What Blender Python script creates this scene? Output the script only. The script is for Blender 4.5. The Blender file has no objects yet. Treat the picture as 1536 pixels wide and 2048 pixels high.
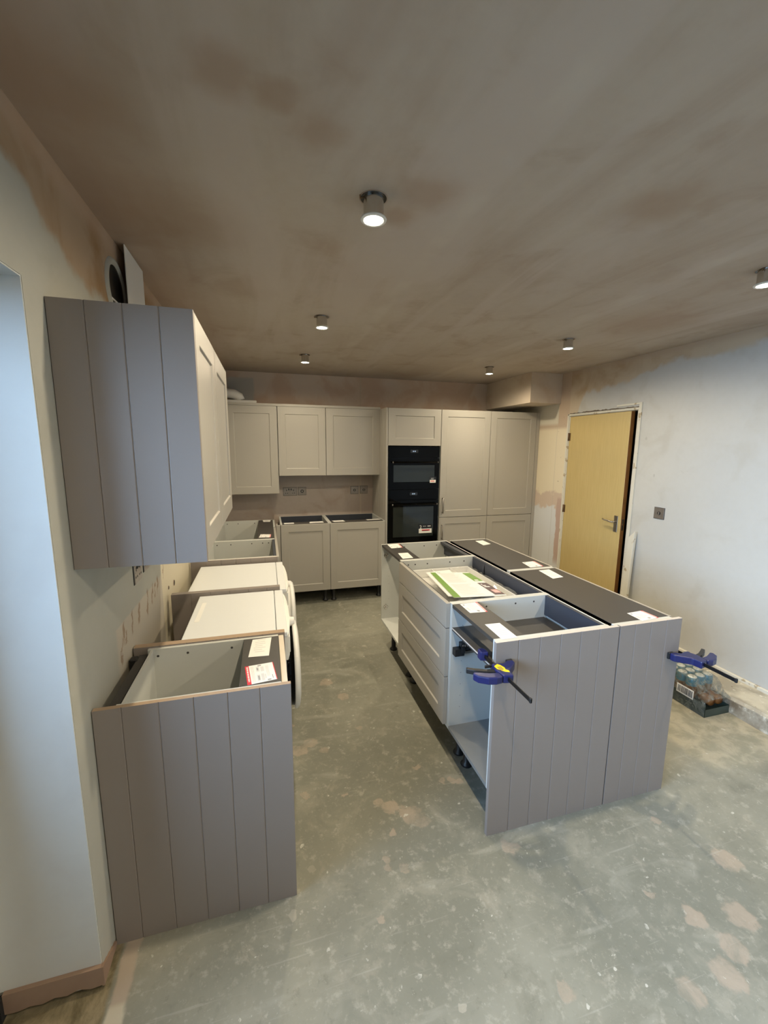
import bpy, bmesh, math, random
from mathutils import Vector, Matrix
random.seed(7)
sc = bpy.context.scene
COL = sc.collection

# ------------------------------------------------------------------ camera, sky, exposure
F_PX, YAW, PITCH, ROLL = 831.89, 0.2764, -0.1557, 0.0081
CAM = Vector((0.54, 0.0, 1.6625))
def setup_camera():
    cy, sy, cp, sp = math.cos(YAW), math.sin(YAW), math.cos(PITCH), math.sin(PITCH)
    f = Vector((sy*cp, cy*cp, sp)); r = Vector((cy, -sy, 0)); u = r.cross(f)
    c, s = math.cos(ROLL), math.sin(ROLL)
    R, U = c*r + s*u, -s*r + c*u
    cd = bpy.data.cameras.new('camera'); cam = bpy.data.objects.new('camera', cd); COL.objects.link(cam)
    m = Matrix((R, U, -f)).transposed().to_4x4(); m.translation = CAM
    cam.matrix_world = m
    cd.sensor_fit = 'VERTICAL'; cd.sensor_height = 24.0; cd.lens = 24.0*F_PX/2048.0
    cd.clip_start = 0.02; cd.clip_end = 200
    sc.camera = cam
setup_camera()
sc.view_settings.view_transform = 'Standard'; sc.view_settings.look = 'None'
sc.view_settings.gamma = 1.0; sc.view_settings.use_curve_mapping = False
sc.view_settings.exposure = 0.0
SKY = 29.0; SKY_COL = (0.42, 0.66, 1.0)
SPOT_W = 7.8; SPOT_COL = (1.0, 0.85, 0.60)
w = bpy.data.worlds.new('sky'); sc.world = w; w.use_nodes = True
bg = w.node_tree.nodes['Background']; bg.inputs[0].default_value = (*SKY_COL, 1); bg.inputs[1].default_value = SKY
sc.cycles.max_bounces = 8; sc.cycles.diffuse_bounces = 4; sc.cycles.adaptive_threshold = 0.045; sc.cycles.caustics_reflective = False; sc.cycles.caustics_refractive = False
sc.cycles.sample_clamp_indirect = 6.0
# portal in the patio door opening: only tells the renderer where the sky comes in, gives no light of its own
pl = bpy.data.lights.new('door_portal', 'AREA'); pl.shape = 'RECTANGLE'; pl.size = 3.05; pl.size_y = 2.0
pl.cycles.is_portal = True
po = bpy.data.objects.new('door_portal', pl); COL.objects.link(po)
po.location = (-0.34, -0.30, 1.05); po.rotation_euler = (math.pi/2, 0, -math.pi/2)

# room numbers (metres)
XR, D, ZC, YR = 3.629, 4.846, 2.445, -2.6
OY0, OY1, OZ = -1.85, 1.25, 2.056          # patio opening in the left wall
DY0, DY1, DZ = 2.905, 3.785, 1.995         # inner doorway in the right wall

# ------------------------------------------------------------------ node helper and materials
class NT:
    def __init__(s, name, rough=0.6, metal=0.0, spec=0.5):
        s.m = bpy.data.materials.new(name); s.m.use_nodes = True
        s.t = s.m.node_tree; s.b = s.t.nodes['Principled BSDF']
        s.b.inputs['Roughness'].default_value = rough; s.b.inputs['Metallic'].default_value = metal
        s.b.inputs['Specular IOR Level'].default_value = spec
        s.tc = s.t.nodes.new('ShaderNodeTexCoord'); s.co = s.tc.outputs['Object']
        s._xyz = None
    def n(s, typ, **kw):
        nd = s.t.nodes.new(typ)
        for k, v in kw.items(): setattr(nd, k, v)
        return nd
    def put(s, sock, v):
        if isinstance(v, bpy.types.NodeSocket): s.t.links.new(v, sock)
        elif isinstance(v, (tuple, list)) and len(v) == 3 and sock.type == 'RGBA': sock.default_value = (*v, 1)
        else: sock.default_value = v
    def xyz(s):
        if s._xyz is None:
            nd = s.n('ShaderNodeSeparateXYZ'); s.put(nd.inputs[0], s.co); s._xyz = nd.outputs
        return s._xyz
    def math(s, op, a, b=0.0, c=0.0):
        nd = s.n('ShaderNodeMath', operation=op); s.put(nd.inputs[0], a); s.put(nd.inputs[1], b); s.put(nd.inputs[2], c); return nd.outputs[0]
    def map(s, scale=(1, 1, 1), loc=(0, 0, 0), rot=(0, 0, 0)):
        nd = s.n('ShaderNodeMapping'); s.put(nd.inputs[0], s.co)
        nd.inputs['Scale'].default_value = scale; nd.inputs['Location'].default_value = loc; nd.inputs['Rotation'].default_value = rot
        return nd.outputs[0]
    def noise(s, scale, detail=3, co=None, rough=0.55, dist=0.0):
        nd = s.n('ShaderNodeTexNoise'); s.put(nd.inputs['Vector'], co or s.co)
        nd.inputs['Scale'].default_value = scale; nd.inputs['Detail'].default_value = detail
        nd.inputs['Roughness'].default_value = rough; nd.inputs['Distortion'].default_value = dist
        return nd.outputs['Fac']
    def ss(s, v, lo, hi, a=0.0, b=1.0):
        nd = s.n('ShaderNodeMapRange', interpolation_type='SMOOTHSTEP'); s.put(nd.inputs[0], v)
        nd.inputs[1].default_value = lo; nd.inputs[2].default_value = hi; nd.inputs[3].default_value = a; nd.inputs[4].default_value = b
        return nd.outputs[0]
    def mix(s, f, a, b):
        nd = s.n('ShaderNodeMix', data_type='RGBA'); s.put(nd.inputs[0], f); s.put(nd.inputs[6], a); s.put(nd.inputs[7], b); return nd.outputs[2]
    def color(s, v): s.put(s.b.inputs['Base Color'], v); return s
    def bump(s, h, strength=0.2, dist=0.005):
        nd = s.n('ShaderNodeBump'); nd.inputs['Strength'].default_value = strength; nd.inputs['Distance'].default_value = dist
        s.put(nd.inputs['Height'], h); s.put(s.b.inputs['Normal'], nd.outputs[0]); return s
    def mul(s, *a):
        r = a[0]
        for x in a[1:]: r = s.math('MULTIPLY', r, x)
        return r
    def box(s, axis_ranges, soft=0.02, wob=None):
        """1 inside a box of (axis, lo, hi), edges wobbling with noise"""
        o = s.xyz(); r = None
        for ax, lo, hi in axis_ranges:
            v = o[ax]
            if wob is not None: v = s.math('ADD', v, wob)
            a = s.ss(v, lo-soft, lo+soft); b = s.ss(v, hi-soft, hi+soft, 1.0, 0.0)
            p = s.math('MULTIPLY', a, b); r = p if r is None else s.math('MULTIPLY', r, p)
        return r
    def wobble(s, scale, amp, detail=4):
        return s.math('MULTIPLY', s.math('SUBTRACT', s.noise(scale, detail), 0.5), amp)

def simple(name, col, rough=0.5, metal=0.0, var=0.04, nscale=40, spec=0.5, bump=0.0):
    t = NT(name, rough, metal, spec)
    f = t.noise(nscale, 2)
    d = tuple(max(0, c*(1-var)) for c in col); l = tuple(c*(1+var) for c in col)
    t.color(t.mix(f, d, l))
    if bump: t.bump(f, bump, 0.001)
    return t.m

M = {}
M['paint'] = simple('cashmere_paint', (0.385, 0.365, 0.330), 0.42, var=0.02, nscale=300, bump=0.05)
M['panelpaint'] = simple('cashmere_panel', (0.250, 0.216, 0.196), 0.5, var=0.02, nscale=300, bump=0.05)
M['carcass'] = simple('light_grey_melamine', (0.57, 0.58, 0.555), 0.4, var=0.02, nscale=200)
M['rail'] = simple('dark_graphite_board', (0.050, 0.046, 0.043), 0.45, var=0.1, nscale=120)
M['raildark'] = simple('navy_graphite_board', (0.040, 0.045, 0.060), 0.4, var=0.1, nscale=120)
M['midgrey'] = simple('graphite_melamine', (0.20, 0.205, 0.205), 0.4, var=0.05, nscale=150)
M['cream'] = simple('cream_edge', (0.66, 0.58, 0.48), 0.5, var=0.04)
M['lip'] = simple('pale_edge', (0.60, 0.56, 0.52), 0.4, var=0.03)
M['white'] = simple('white_enamel', (0.76, 0.78, 0.80), 0.25, var=0.01)
M['plastic_white'] = simple('white_plastic', (0.75, 0.74, 0.71), 0.35, var=0.01)
M['black'] = simple('black_plastic', (0.012, 0.012, 0.013), 0.45, var=0.2)
M['blackgloss'] = simple('black_glass', (0.002, 0.002, 0.002), 0.06, var=0.1, spec=0.09)
M['ovenbody'] = simple('black_enamel', (0.008, 0.008, 0.008), 0.25, var=0.1)
M['rubber'] = simple('rubber', (0.02, 0.02, 0.02), 0.7)
M['chrome'] = simple('chrome', (0.62, 0.60, 0.57), 0.18, 1.0)
M['steel'] = simple('brushed_steel', (0.36, 0.34, 0.32), 0.35, 1.0, var=0.1, nscale=90)
M['nickel'] = simple('dark_nickel_plate', (0.30, 0.265, 0.235), 0.35, 0.6, var=0.2, nscale=30)
M['paper'] = simple('paper', (0.80, 0.79, 0.76), 0.7, var=0.01)
M['ink'] = simple('grey_ink', (0.33, 0.33, 0.34), 0.8)
M['inkfaint'] = simple('faint_ink', (0.62, 0.61, 0.60), 0.8)
M['inkblack'] = simple('black_ink', (0.05, 0.045, 0.045), 0.8)
M['red'] = simple('red_ink', (0.62, 0.03, 0.05), 0.6)
M['redpale'] = simple('pink_ink', (0.80, 0.42, 0.40), 0.6)
M['green'] = simple('green_print', (0.16, 0.30, 0.055), 0.45, var=0.15, nscale=25)
M['brownprint'] = simple('brown_print', (0.10, 0.065, 0.07), 0.5, var=0.2, nscale=30)
M['blue'] = simple('navy_blue_plastic', (0.012, 0.015, 0.085), 0.35, var=0.15, spec=0.5)
M['yellow'] = simple('yellow_label', (0.85, 0.62, 0.01), 0.4)
M['bar'] = simple('black_oxide_steel', (0.03, 0.03, 0.032), 0.35, 0.8)
M['brass'] = simple('tarnished_brass', (0.22, 0.13, 0.06), 0.4, 0.8)
M['canblue'] = simple('teal_can', (0.05, 0.19, 0.27), 0.35, 0.2, var=0.2, nscale=30)
M['canlid'] = simple('pale_cap', (0.66, 0.66, 0.60), 0.4, var=0.08)
M['amber'] = simple('amber_drink', (0.17, 0.07, 0.02), 0.15, var=0.25, nscale=20)
M['darkteal'] = simple('dark_teal_print', (0.035, 0.055, 0.05), 0.35, var=0.4, nscale=18)
M['upvc'] = simple('white_upvc', (0.72, 0.72, 0.68), 0.35, var=0.01)
M['timberwhite'] = NT('old_white_paint', 0.5)
t = M['timberwhite']; f = t.noise(14, 5); t.color(t.mix(t.ss(f, 0.60, 0.66), (0.68, 0.65, 0.56), (0.42, 0.34, 0.22))); M['timberwhite'] = t.m
t = NT('raw_mdf_edge', 0.8); t.color(t.mix(t.noise(60, 3, t.map((1, 6, 40))), (0.30, 0.21, 0.14), (0.46, 0.34, 0.24))); M['mdf'] = t.m
t = NT('oak_veneer_door', 0.4)
g = t.noise(9, 4, t.map((9, 9, 0.5)), dist=0.4); st = t.noise(2.2, 5); o = t.xyz()
c = t.mix(t.ss(g, 0.25, 0.8), (0.52, 0.395, 0.165), (0.57, 0.44, 0.195))
c = t.mix(t.mul(t.ss(st, 0.50, 0.75), 0.35), c, (0.43, 0.345, 0.17))
sp = t.ss(t.noise(30, 3), 0.70, 0.76)
c = t.mix(t.mul(sp, t.ss(o[2], 0.2, 0.9, 1, 0), 0.8), c, (0.72, 0.66, 0.5)); t.color(c); M['oak'] = t.m
M['oakedge'] = simple('stained_door_edge', (0.20, 0.085, 0.022), 0.5, var=0.3, nscale=12)
def emis(name, col, s):
    m = bpy.data.materials.new(name); m.use_nodes = True; b = m.node_tree.nodes['Principled BSDF']
    b.inputs['Emission Color'].default_value = (*col, 1); b.inputs['Emission Strength'].default_value = s
    b.inputs['Base Color'].default_value = (0.02, 0.02, 0.02, 1); return m
M['lens'] = emis('led_lens', (1.0, 0.93, 0.78), 30.0)
M['clock'] = emis('clock_digits', (0.62, 0.80, 1.0), 0.9)
def film(name, col, alpha, rough=0.15):
    t = NT(name, rough); f = t.noise(30, 4, dist=1.5)
    t.color(col); t.put(t.b.inputs['Alpha'], t.ss(f, 0.35, 0.72, alpha*0.4, min(1, alpha*1.9)))
    t.bump(f, 0.9, 0.01); return t.m
t = NT('clear_polythene', 0.08, spec=0.8); t.color((0.85, 0.86, 0.86)); t.b.inputs['Alpha'].default_value = 0.14; M['film'] = t.m
M['packfilm'] = film('shrink_wrap', (0.22, 0.24, 0.22), 0.38)
t = NT('door_glass', 0.0); t.color((1, 1, 1)); t.b.inputs['Transmission Weight'].default_value = 1.0
mx = t.n('ShaderNodeMixShader'); tr = t.n('ShaderNodeBsdfTransparent'); gl = t.n('ShaderNodeBsdfGlossy'); fr = t.n('ShaderNodeFresnel')
gl.inputs['Roughness'].default_value = 0.02; fr.inputs[0].default_value = 1.45
t.t.links.new(fr.outputs[0], mx.inputs[0]); t.t.links.new(tr.outputs[0], mx.inputs[1]); t.t.links.new(gl.outputs[0], mx.inputs[2])
t.t.links.new(mx.outputs[0], t.t.nodes['Material Output'].inputs[0]); M['glass'] = t.m
t = NT('oven_window', 0.05); t.color((0.016, 0.020, 0.018)); t.b.inputs['Specular IOR Level'].default_value = 0.38; M['ovenglass'] = t.m

# --- plaster
def plaster(name, base, alt, dark, seed, kind):
    t = NT(name, 0.85, spec=0.25); o = t.xyz()
    n1 = t.noise(1.1, 4, t.map((1, 1, 1), (seed, seed*2, 0))); n2 = t.noise(3.2, 5, t.map((1, 1, 1), (seed*3, 0, seed)), dist=0.6)
    n3 = t.noise(26, 4)
    c = t.mix(t.ss(n1, 0.30, 0.70), base, alt)
    c = t.mix(t.mul(t.ss(n2, 0.50, 0.70), 0.60), c, dark)
    c = t.mix(t.mul(t.ss(n3, 0.35, 0.7), 0.12), c, dark)
    if kind == 'ceiling':
        # broad trowel sweeps running with the boards, and skimmed joints
        sw = t.noise(1.0, 5, t.map((3.6, 0.55, 1), (2.0, 0.4, 0), (0, 0, 0.35)), dist=0.8)
        c = t.mix(t.mul(t.ss(sw, 0.46, 0.62), 0.70), c, (0.52, 0.46, 0.415))
        c = t.mix(t.mul(t.ss(sw, 0.30, 0.46, 1, 0), 0.45), c, (0.385, 0.305, 0.245))
        for (x, y, r) in ((0.485, 1.073, .07), (0.60, 1.10, .05), (0.70, 1.18, .07), (1.79, 1.20, .13), (1.06, 1.36, .09), (2.9, 2.2, .3), (0.25, 1.75, .22), (0.12, 1.2, .15), (1.0, 1.50, .06)):
            dx = t.math('SUBTRACT', o[0], x); dy = t.math('SUBTRACT', o[1], y)
            d = t.math('SQRT', t.math('ADD', t.mul(dx, dx), t.mul(dy, dy)))
            d = t.math('ADD', d, t.wobble(5, 0.14)); c = t.mix(t.mul(t.ss(d, r*0.2, r*1.5, 1, 0), 0.6), c, (0.36, 0.26, 0.19))
        # taped joint ridges
        for (x, wd) in ((1.22, 0.05), (2.42, 0.06)):
            v = t.math('ADD', o[0], t.wobble(1.5, 0.03)); v = t.math('ABSOLUTE', t.math('SUBTRACT', v, x))
            c = t.mix(t.mul(t.ss(v, wd*0.3, wd, 1, 0), t.ss(t.noise(2.5, 3), 0.42, 0.62), 0.6), c, (0.55, 0.50, 0.44))
        # darker along the left wall and towards the back wall
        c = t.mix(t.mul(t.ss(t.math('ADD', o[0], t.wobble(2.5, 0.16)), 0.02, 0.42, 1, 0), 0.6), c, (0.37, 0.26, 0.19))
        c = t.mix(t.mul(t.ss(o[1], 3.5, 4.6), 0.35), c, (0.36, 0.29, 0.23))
    if kind == 'left':
        wb = t.wobble(3.5, 0.26, 6)
        lim = t.math('SUBTRACT', 2.33, t.mul(t.ss(o[1], 1.05, 1.75), 0.17))
        above = t.ss(t.math('SUBTRACT', t.math('ADD', o[2], wb), lim), -0.02, 0.03)
        brown = t.mix(t.ss(n2, 0.35, 0.65), (0.33, 0.205, 0.105), (0.43, 0.32, 0.22))
        c = t.mix(above, c, brown)
        c = t.mix(t.mul(t.ss(o[2], 2.35, 2.42), 0.7), c, (0.50, 0.37, 0.27))
        low = t.mul(t.ss(t.math('ADD', o[2], t.wobble(8, 0.012)), 0.995, 1.005, 1, 0), t.ss(t.math('ADD', o[1], t.wobble(9, 0.05)), 1.60, 1.64))
        c = t.mix(low, c, (0.50, 0.455, 0.385))
        c = t.mix(t.mul(t.ss(o[1], 2.30, 2.315), t.ss(o[2], 1.26, 1.30, 1, 0)), c, (0.62, 0.56, 0.43))
        for (y, z, wd, hh) in ((1.70, .955, .010, .05), (1.725, .93, .008, .03), (1.80, .955, .010, .055), (1.90, .955, .012, .05), (2.03, .955, .009, .07), (2.12, .965, .008, .055), (2.17, .965, .006, .04), (2.22, .975, .007, .05), (2.345, 1.005, .004, .05), (2.47, 1.12, .003, .04), (1.66, .90, .006, .06)):
            v = t.math('ADD', o[1], t.wobble(22, 0.075)); v = t.math('ADD', v, t.mul(t.math('SUBTRACT', o[2], z), -0.25))
            a = t.ss(t.math('ABSOLUTE', t.math('SUBTRACT', v, y)), wd*0.5, wd*1.4, 1, 0)
            b = t.ss(t.math('ABSOLUTE', t.math('SUBTRACT', o[2], z)), hh*0.6, hh, 1, 0)
            c = t.mix(t.mul(a, b, 0.7), c, (0.26, 0.16, 0.10))
    if kind == 'right':
        wb = t.wobble(4.5, 0.22, 6)
        lim = t.math('SUBTRACT', 2.345, t.mul(t.ss(o[1], 2.75, 3.2), 0.12)); lim = t.math('SUBTRACT', lim, t.mul(t.ss(o[1], 3.55, 3.72), 0.28))
        above = t.ss(t.math('SUBTRACT', t.math('ADD', o[2], wb), lim), -0.015, 0.03)
        brown = t.mix(t.ss(n2, 0.38, 0.62), (0.46, 0.345, 0.225), (0.56, 0.47, 0.35))
        c = t.mix(above, c, brown)
        c = t.mix(t.mul(t.ss(o[2], 2.385, 2.43), 0.6), c, (0.48, 0.38, 0.29))
        far = t.ss(t.math('ADD', o[1], t.wobble(20, 0.01)), 3.775, 3.785)
        cream = t.mix(t.ss(o[2], 1.85, 1.90), (0.74, 0.66, 0.50), (0.52, 0.41, 0.31))
        cream = t.mix(t.mul(t.ss(o[1], 3.94, 3.95), t.ss(o[2], 1.9, 1.94)), cream, (0.64, 0.60, 0.50))
        cream = t.mix(t.ss(t.math('ADD', o[2], t.wobble(9, 0.2)), 1.02, 1.06, 1, 0), cream, (0.66, 0.67, 0.68))
        cream = t.mix(t.box([(2, 1.0, 1.16)], 0.02, t.wobble(9, 0.22)), cream, (0.60, 0.49, 0.40))
        cream = t.mix(t.mul(t.box([(1, 3.72, 3.875)], 0.008, t.wobble(7, 0.05)), t.ss(o[2], 1.10, 1.14, 1, 0), t.ss(t.math('ADD', o[2], t.wobble(4, 0.2)), 0.30, 0.5)), cream, (0.50, 0.37, 0.31))
        cream = t.mix(t.mul(t.box([(1, 3.95, 3.956)], 0.003), 0.5), cream, (0.45, 0.42, 0.36))
        spk = t.mul(t.ss(t.noise(34, 2), 0.70, 0.74), t.ss(o[1], 3.93, 3.95, 1, 0), t.ss(o[2], 1.15, 1.2))
        cream = t.mix(spk, cream, (0.22, 0.16, 0.11))
        c = t.mix(far, c, cream)
        sc1 = t.ss(t.noise(9, 2), 0.75, 0.78); c = t.mix(t.mul(sc1, 0.5), c, (0.38, 0.37, 0.34))
    if kind == 'back':
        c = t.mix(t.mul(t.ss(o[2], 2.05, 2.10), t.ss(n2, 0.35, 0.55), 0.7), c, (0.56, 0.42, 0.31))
        c = t.mix(t.mul(t.ss(t.math('ADD', o[2], t.wobble(3, 0.06)), 2.02, 2.12), 0.7), c, t.mix(t.ss(n2, 0.4, 0.6), (0.66, 0.55, 0.46), (0.56, 0.42, 0.33)))  # upper wall coloured lighter, standing in for lamp light up there
        v = t.math('ABSOLUTE', t.math('SUBTRACT', o[0], 1.62)); c = t.mix(t.mul(t.ss(v, 0.004, 0.012, 1, 0), 0.6), c, (0.52, 0.45, 0.36))
        c = t.mix(t.box([(0, 0.18, 0.44), (2, 2.0, 2.38)], 0.015, t.wobble(5, 0.06)), c, (0.47, 0.45, 0.41))
    if kind == 'skirt': pass
    t.color(c)
    t.bump(t.math('ADD', t.mul(n2, 1.0), t.mul(n3, 0.25)), 0.25, 0.006)
    return t.m
M['ceil'] = plaster('ceiling_plaster', (0.45, 0.385, 0.325), (0.50, 0.445, 0.385), (0.38, 0.295, 0.23), 3.1, 'ceiling')
M['wleft'] = plaster('left_wall_plaster', (0.42, 0.415, 0.37), (0.46, 0.45, 0.40), (0.39, 0.38, 0.33), 1.7, 'left')
M['wright'] = plaster('right_wall_plaster', (0.53, 0.53, 0.51), (0.57, 0.565, 0.535), (0.48, 0.465, 0.42), 5.3, 'right')
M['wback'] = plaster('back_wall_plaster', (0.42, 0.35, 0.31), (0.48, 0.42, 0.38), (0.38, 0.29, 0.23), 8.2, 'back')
M['wbox'] = plaster('boxing_plaster', (0.60, 0.51, 0.43), (0.66, 0.58, 0.49), (0.54, 0.42, 0.32), 2.2, '')
M['bare'] = plaster('bare_pink_plaster', (0.29, 0.19, 0.135), (0.34, 0.235, 0.17), (0.24, 0.16, 0.11), 6.2, '')
M['jamb'] = plaster('reveal_skim', (0.60, 0.60, 0.57), (0.62, 0.62, 0.59), (0.57, 0.56, 0.53), 9.2, '')

# --- concrete floor
def floor_mat():
    t = NT('concrete_screed', 0.62, spec=0.4); o = t.xyz()
    n1 = t.noise(0.9, 5, dist=0.5); n2 = t.noise(4.5, 6, dist=0.8, rough=0.65); n3 = t.noise(22, 5, rough=0.7)
    sw = t.noise(2.2, 5, t.map((1.0, 3.0, 1), rot=(0, 0, 0.5)), dist=1.2)
    n4 = t.noise(9, 6, rough=0.7, dist=0.4); n5 = t.noise(55, 4, rough=0.7)
    c = t.mix(t.ss(n1, 0.38, 0.62), (0.215, 0.215, 0.172), (0.310, 0.305, 0.250))
    c = t.mix(t.mul(t.ss(n2, 0.50, 0.70), 0.45), c, (0.38, 0.36, 0.29))
    c = t.mix(t.mul(t.ss(n2, 0.30, 0.48, 1, 0), 0.40), c, (0.165, 0.165, 0.130))
    c = t.mix(t.mul(t.ss(sw, 0.56, 0.70), 0.40), c, (0.42, 0.41, 0.35))
    c = t.mix(t.mul(t.ss(n4, 0.55, 0.70), 0.40), c, (0.43, 0.395, 0.32))
    c = t.mix(t.mul(t.ss(n4, 0.28, 0.44, 1, 0), 0.30), c, (0.15, 0.15, 0.12))
    c = t.mix(t.mul(t.ss(n3, 0.54, 0.68), 0.45), c, (0.48, 0.455, 0.38))
    c = t.mix(t.mul(t.ss(n3, 0.30, 0.42, 1, 0), 0.30), c, (0.14, 0.135, 0.105))
    c = t.mix(t.mul(t.ss(n5, 0.58, 0.72), 0.35), c, (0.52, 0.50, 0.43))
    # screed of another pour beside the plinth on the right
    c = t.mix(t.mul(t.ss(t.math('ADD', o[0], t.wobble(2.5, 0.5)), 2.66, 2.76), t.ss(t.math('ADD', o[1], t.wobble(2.5, 0.4)), 1.25, 1.4), 0.75), c, t.mix(t.ss(n4, 0.4, 0.6), (0.36, 0.34, 0.25), (0.54, 0.48, 0.36)))
    # pinkish filler patches
    pts = [(1.132, 1.555, .055), (1.16, 1.52, .035), (1.10, 1.59, .035), (1.478, 1.305, .038), (.668, 2.115, .05), (.73, 2.16, .04), (.80, 2.08, .026), (.952, 1.394, .018), (.955, 1.36, .018), (1.04, 1.63, .04), (1.0, 1.67, .022), (1.02, 1.343, .02), (1.02, 1.505, .018), (1.394, 1.7, .025), (1.34, 1.71, .02), (1.42, 1.685, .02),
           (1.02, 2.211, .02), (1.907, .743, .05), (2.002, .793, .045), (1.381, .843, .03), (1.748, .742, .04), (.875, 1.19, .014), (1.97, .90, .04), (2.134, .859, .05), (2.183, 1.247, .02), (.719, 3.288, .03), (.853, 1.753, .012), (.9, 2.75, .05), (1.25, 1.83, .02), (.67, 1.80, .02), (2.30, 1.02, .05), (1.88, 1.0, .02), (.63, 2.33, .02), (.99, 2.55, .04)]
    wbx = t.wobble(19, 0.075, 5); wby = t.math('MULTIPLY', wbx, -0.8)
    px = t.math('ADD', o[0], wbx); py = t.math('ADD', o[1], t.wobble(23, 0.075, 5)); acc = None
    for (x, y, r) in pts:
        dx = t.math('SUBTRACT', px, x); dy = t.math('SUBTRACT', py, y)
        d = t.math('SQRT', t.math('ADD', t.mul(dx, dx), t.mul(dy, dy)))
        m = t.ss(d, r*0.75, r*1.1, 1, 0); acc = m if acc is None else t.math('MAXIMUM', acc, m)
    c = t.mix(t.mul(acc, t.ss(n4, 0.34, 0.58, 0.2, 0.75)), c, (0.44, 0.36, 0.28))
    # random smaller patches and paint flecks
    v = t.n('ShaderNodeTexVoronoi'); v.inputs['Scale'].default_value = 13; v.inputs['Randomness'].default_value = 1.0
    wv = t.n('ShaderNodeVectorMath', operation='ADD'); nz = t.n('ShaderNodeTexNoise'); nz.inputs['Scale'].default_value = 30
    sc_ = t.n('ShaderNodeVectorMath', operation='SCALE'); t.put(sc_.inputs[0], nz.outputs['Color']); sc_.inputs[3].default_value = 0.035
    t.put(nz.inputs['Vector'], t.co); t.put(wv.inputs[0], t.co); t.put(wv.inputs[1], sc_.outputs[0]); t.put(v.inputs['Vector'], wv.outputs[0])
    sepc = t.n('ShaderNodeSeparateColor'); t.put(sepc.inputs[0], v.outputs['Color'])
    sel = t.ss(sepc.outputs[0], 0.72, 0.74); rad = t.math('MULTIPLY', sepc.outputs[1], 0.26)
    fl = t.math('LESS_THAN', v.outputs['Distance'], rad)
    c = t.mix(t.mul(sel, fl, t.ss(n1, 0.42, 0.55), 0.6), c, (0.54, 0.49, 0.40))
    v2 = t.n('ShaderNodeTexVoronoi'); v2.inputs['Scale'].default_value = 34; t.put(v2.inputs['Vector'], wv.outputs[0])
    sp2 = t.n('ShaderNodeSeparateColor'); t.put(sp2.inputs[0], v2.outputs['Color'])
    fl2 = t.mul(t.ss(sp2.outputs[0], 0.90, 0.91), t.math('LESS_THAN', v2.outputs['Distance'], t.math('MULTIPLY', sp2.outputs[1], 0.30)))
    c = t.mix(t.mul(fl2, t.ss(n4, 0.45, 0.6), 0.8), c, (0.66, 0.64, 0.57))
    fk = t.mul(t.ss(t.noise(48, 3, rough=0.75), 0.64, 0.70), t.ss(t.noise(6, 3), 0.52, 0.66)); c = t.mix(t.mul(fk, 0.8), c, (0.64, 0.61, 0.53))
    fd = t.mul(t.ss(t.noise(16, 5, t.map((1, 1, 1), (5, 3, 1)), rough=0.8), 0.62, 0.67), t.ss(t.noise(2.3, 3), 0.45, 0.6)); c = t.mix(t.mul(fd, 0.6), c, (0.50, 0.46, 0.39))
    # faint scratches
    s1 = t.noise(3, 4, t.map((1.0, 26, 1), rot=(0, 0, 0.9))); s2 = t.noise(3, 4, t.map((1.0, 26, 1), (4, 2, 0), rot=(0, 0, -0.5)))
    c = t.mix(t.mul(t.ss(s1, 0.64, 0.72), 0.22), c, (0.52, 0.50, 0.44)); c = t.mix(t.mul(t.ss(s2, 0.66, 0.74), 0.2), c, (0.52, 0.50, 0.44))
    # old wall line at the patio door: bare brown screed and a pinkish strip
    left = t.ss(t.math('ADD', o[0], t.wobble(10, 0.03)), 0.015, 0.03, 1, 0)
    yy = t.ss(o[1], 1.36, 1.38, 1, 0)
    c = t.mix(t.mul(left, yy), c, t.mix(t.ss(n4, 0.35, 0.65), (0.13, 0.105, 0.055), (0.34, 0.28, 0.175)))
    strip = t.mul(t.box([(0, 0.035, 0.080)], 0.006, t.wobble(12, 0.035)), yy)
    c = t.mix(t.mul(strip, 0.85), c, t.mix(t.ss(o[1], 1.17, 1.19, 1, 0), (0.48, 0.39, 0.31), (0.62, 0.56, 0.44)))
    c = t.mix(0.16, c, (0.035, 0.035, 0.03))
    t.color(c)
    h = t.math('ADD', t.mul(n2, 0.5), t.math('ADD', t.mul(n3, 0.3), t.mul(acc, 0.4)))
    t.bump(h, 0.35, 0.004)
    t.put(t.b.inputs['Roughness'], t.ss(n2, 0.3, 0.7, 0.5, 0.75))
    return t.m
M['floor'] = floor_mat()
t = NT('plinth_dirty_paint', 0.6); n = t.noise(7, 6); nn = t.noise(22, 5)
c = t.mix(t.ss(n, 0.4, 0.65), (0.34, 0.31, 0.25), (0.56, 0.52, 0.42)); c = t.mix(t.ss(nn, 0.60, 0.68), c, (0.72, 0.69, 0.60)); c = t.mix(t.ss(nn, 0.28, 0.36, 1, 0), c, (0.17, 0.13, 0.08)); oo = t.xyz(); vf = t.ss(oo[2], 0.078, 0.09, 1, 0); c = t.mix(t.mul(vf, t.ss(n, 0.25, 0.6)), c, t.mix(t.ss(nn, 0.45, 0.68), (0.17, 0.13, 0.085), (0.50, 0.46, 0.38))); t.color(c); t.bump(nn, 0.6, 0.006); M['plinth'] = t.m
t = NT('torn_plaster', 0.9); n = t.noise(30, 5); t.color(t.mix(n, (0.06, 0.045, 0.03), (0.22, 0.17, 0.12))); M['torn'] = t.m
M['ext'] = simple('outside_paving', (0.20, 0.19, 0.17), 0.8, var=0.15, nscale=3)
M['hall'] = simple('hall_paint', (0.20, 0.17, 0.12), 0.8, var=0.1, nscale=3)

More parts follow.
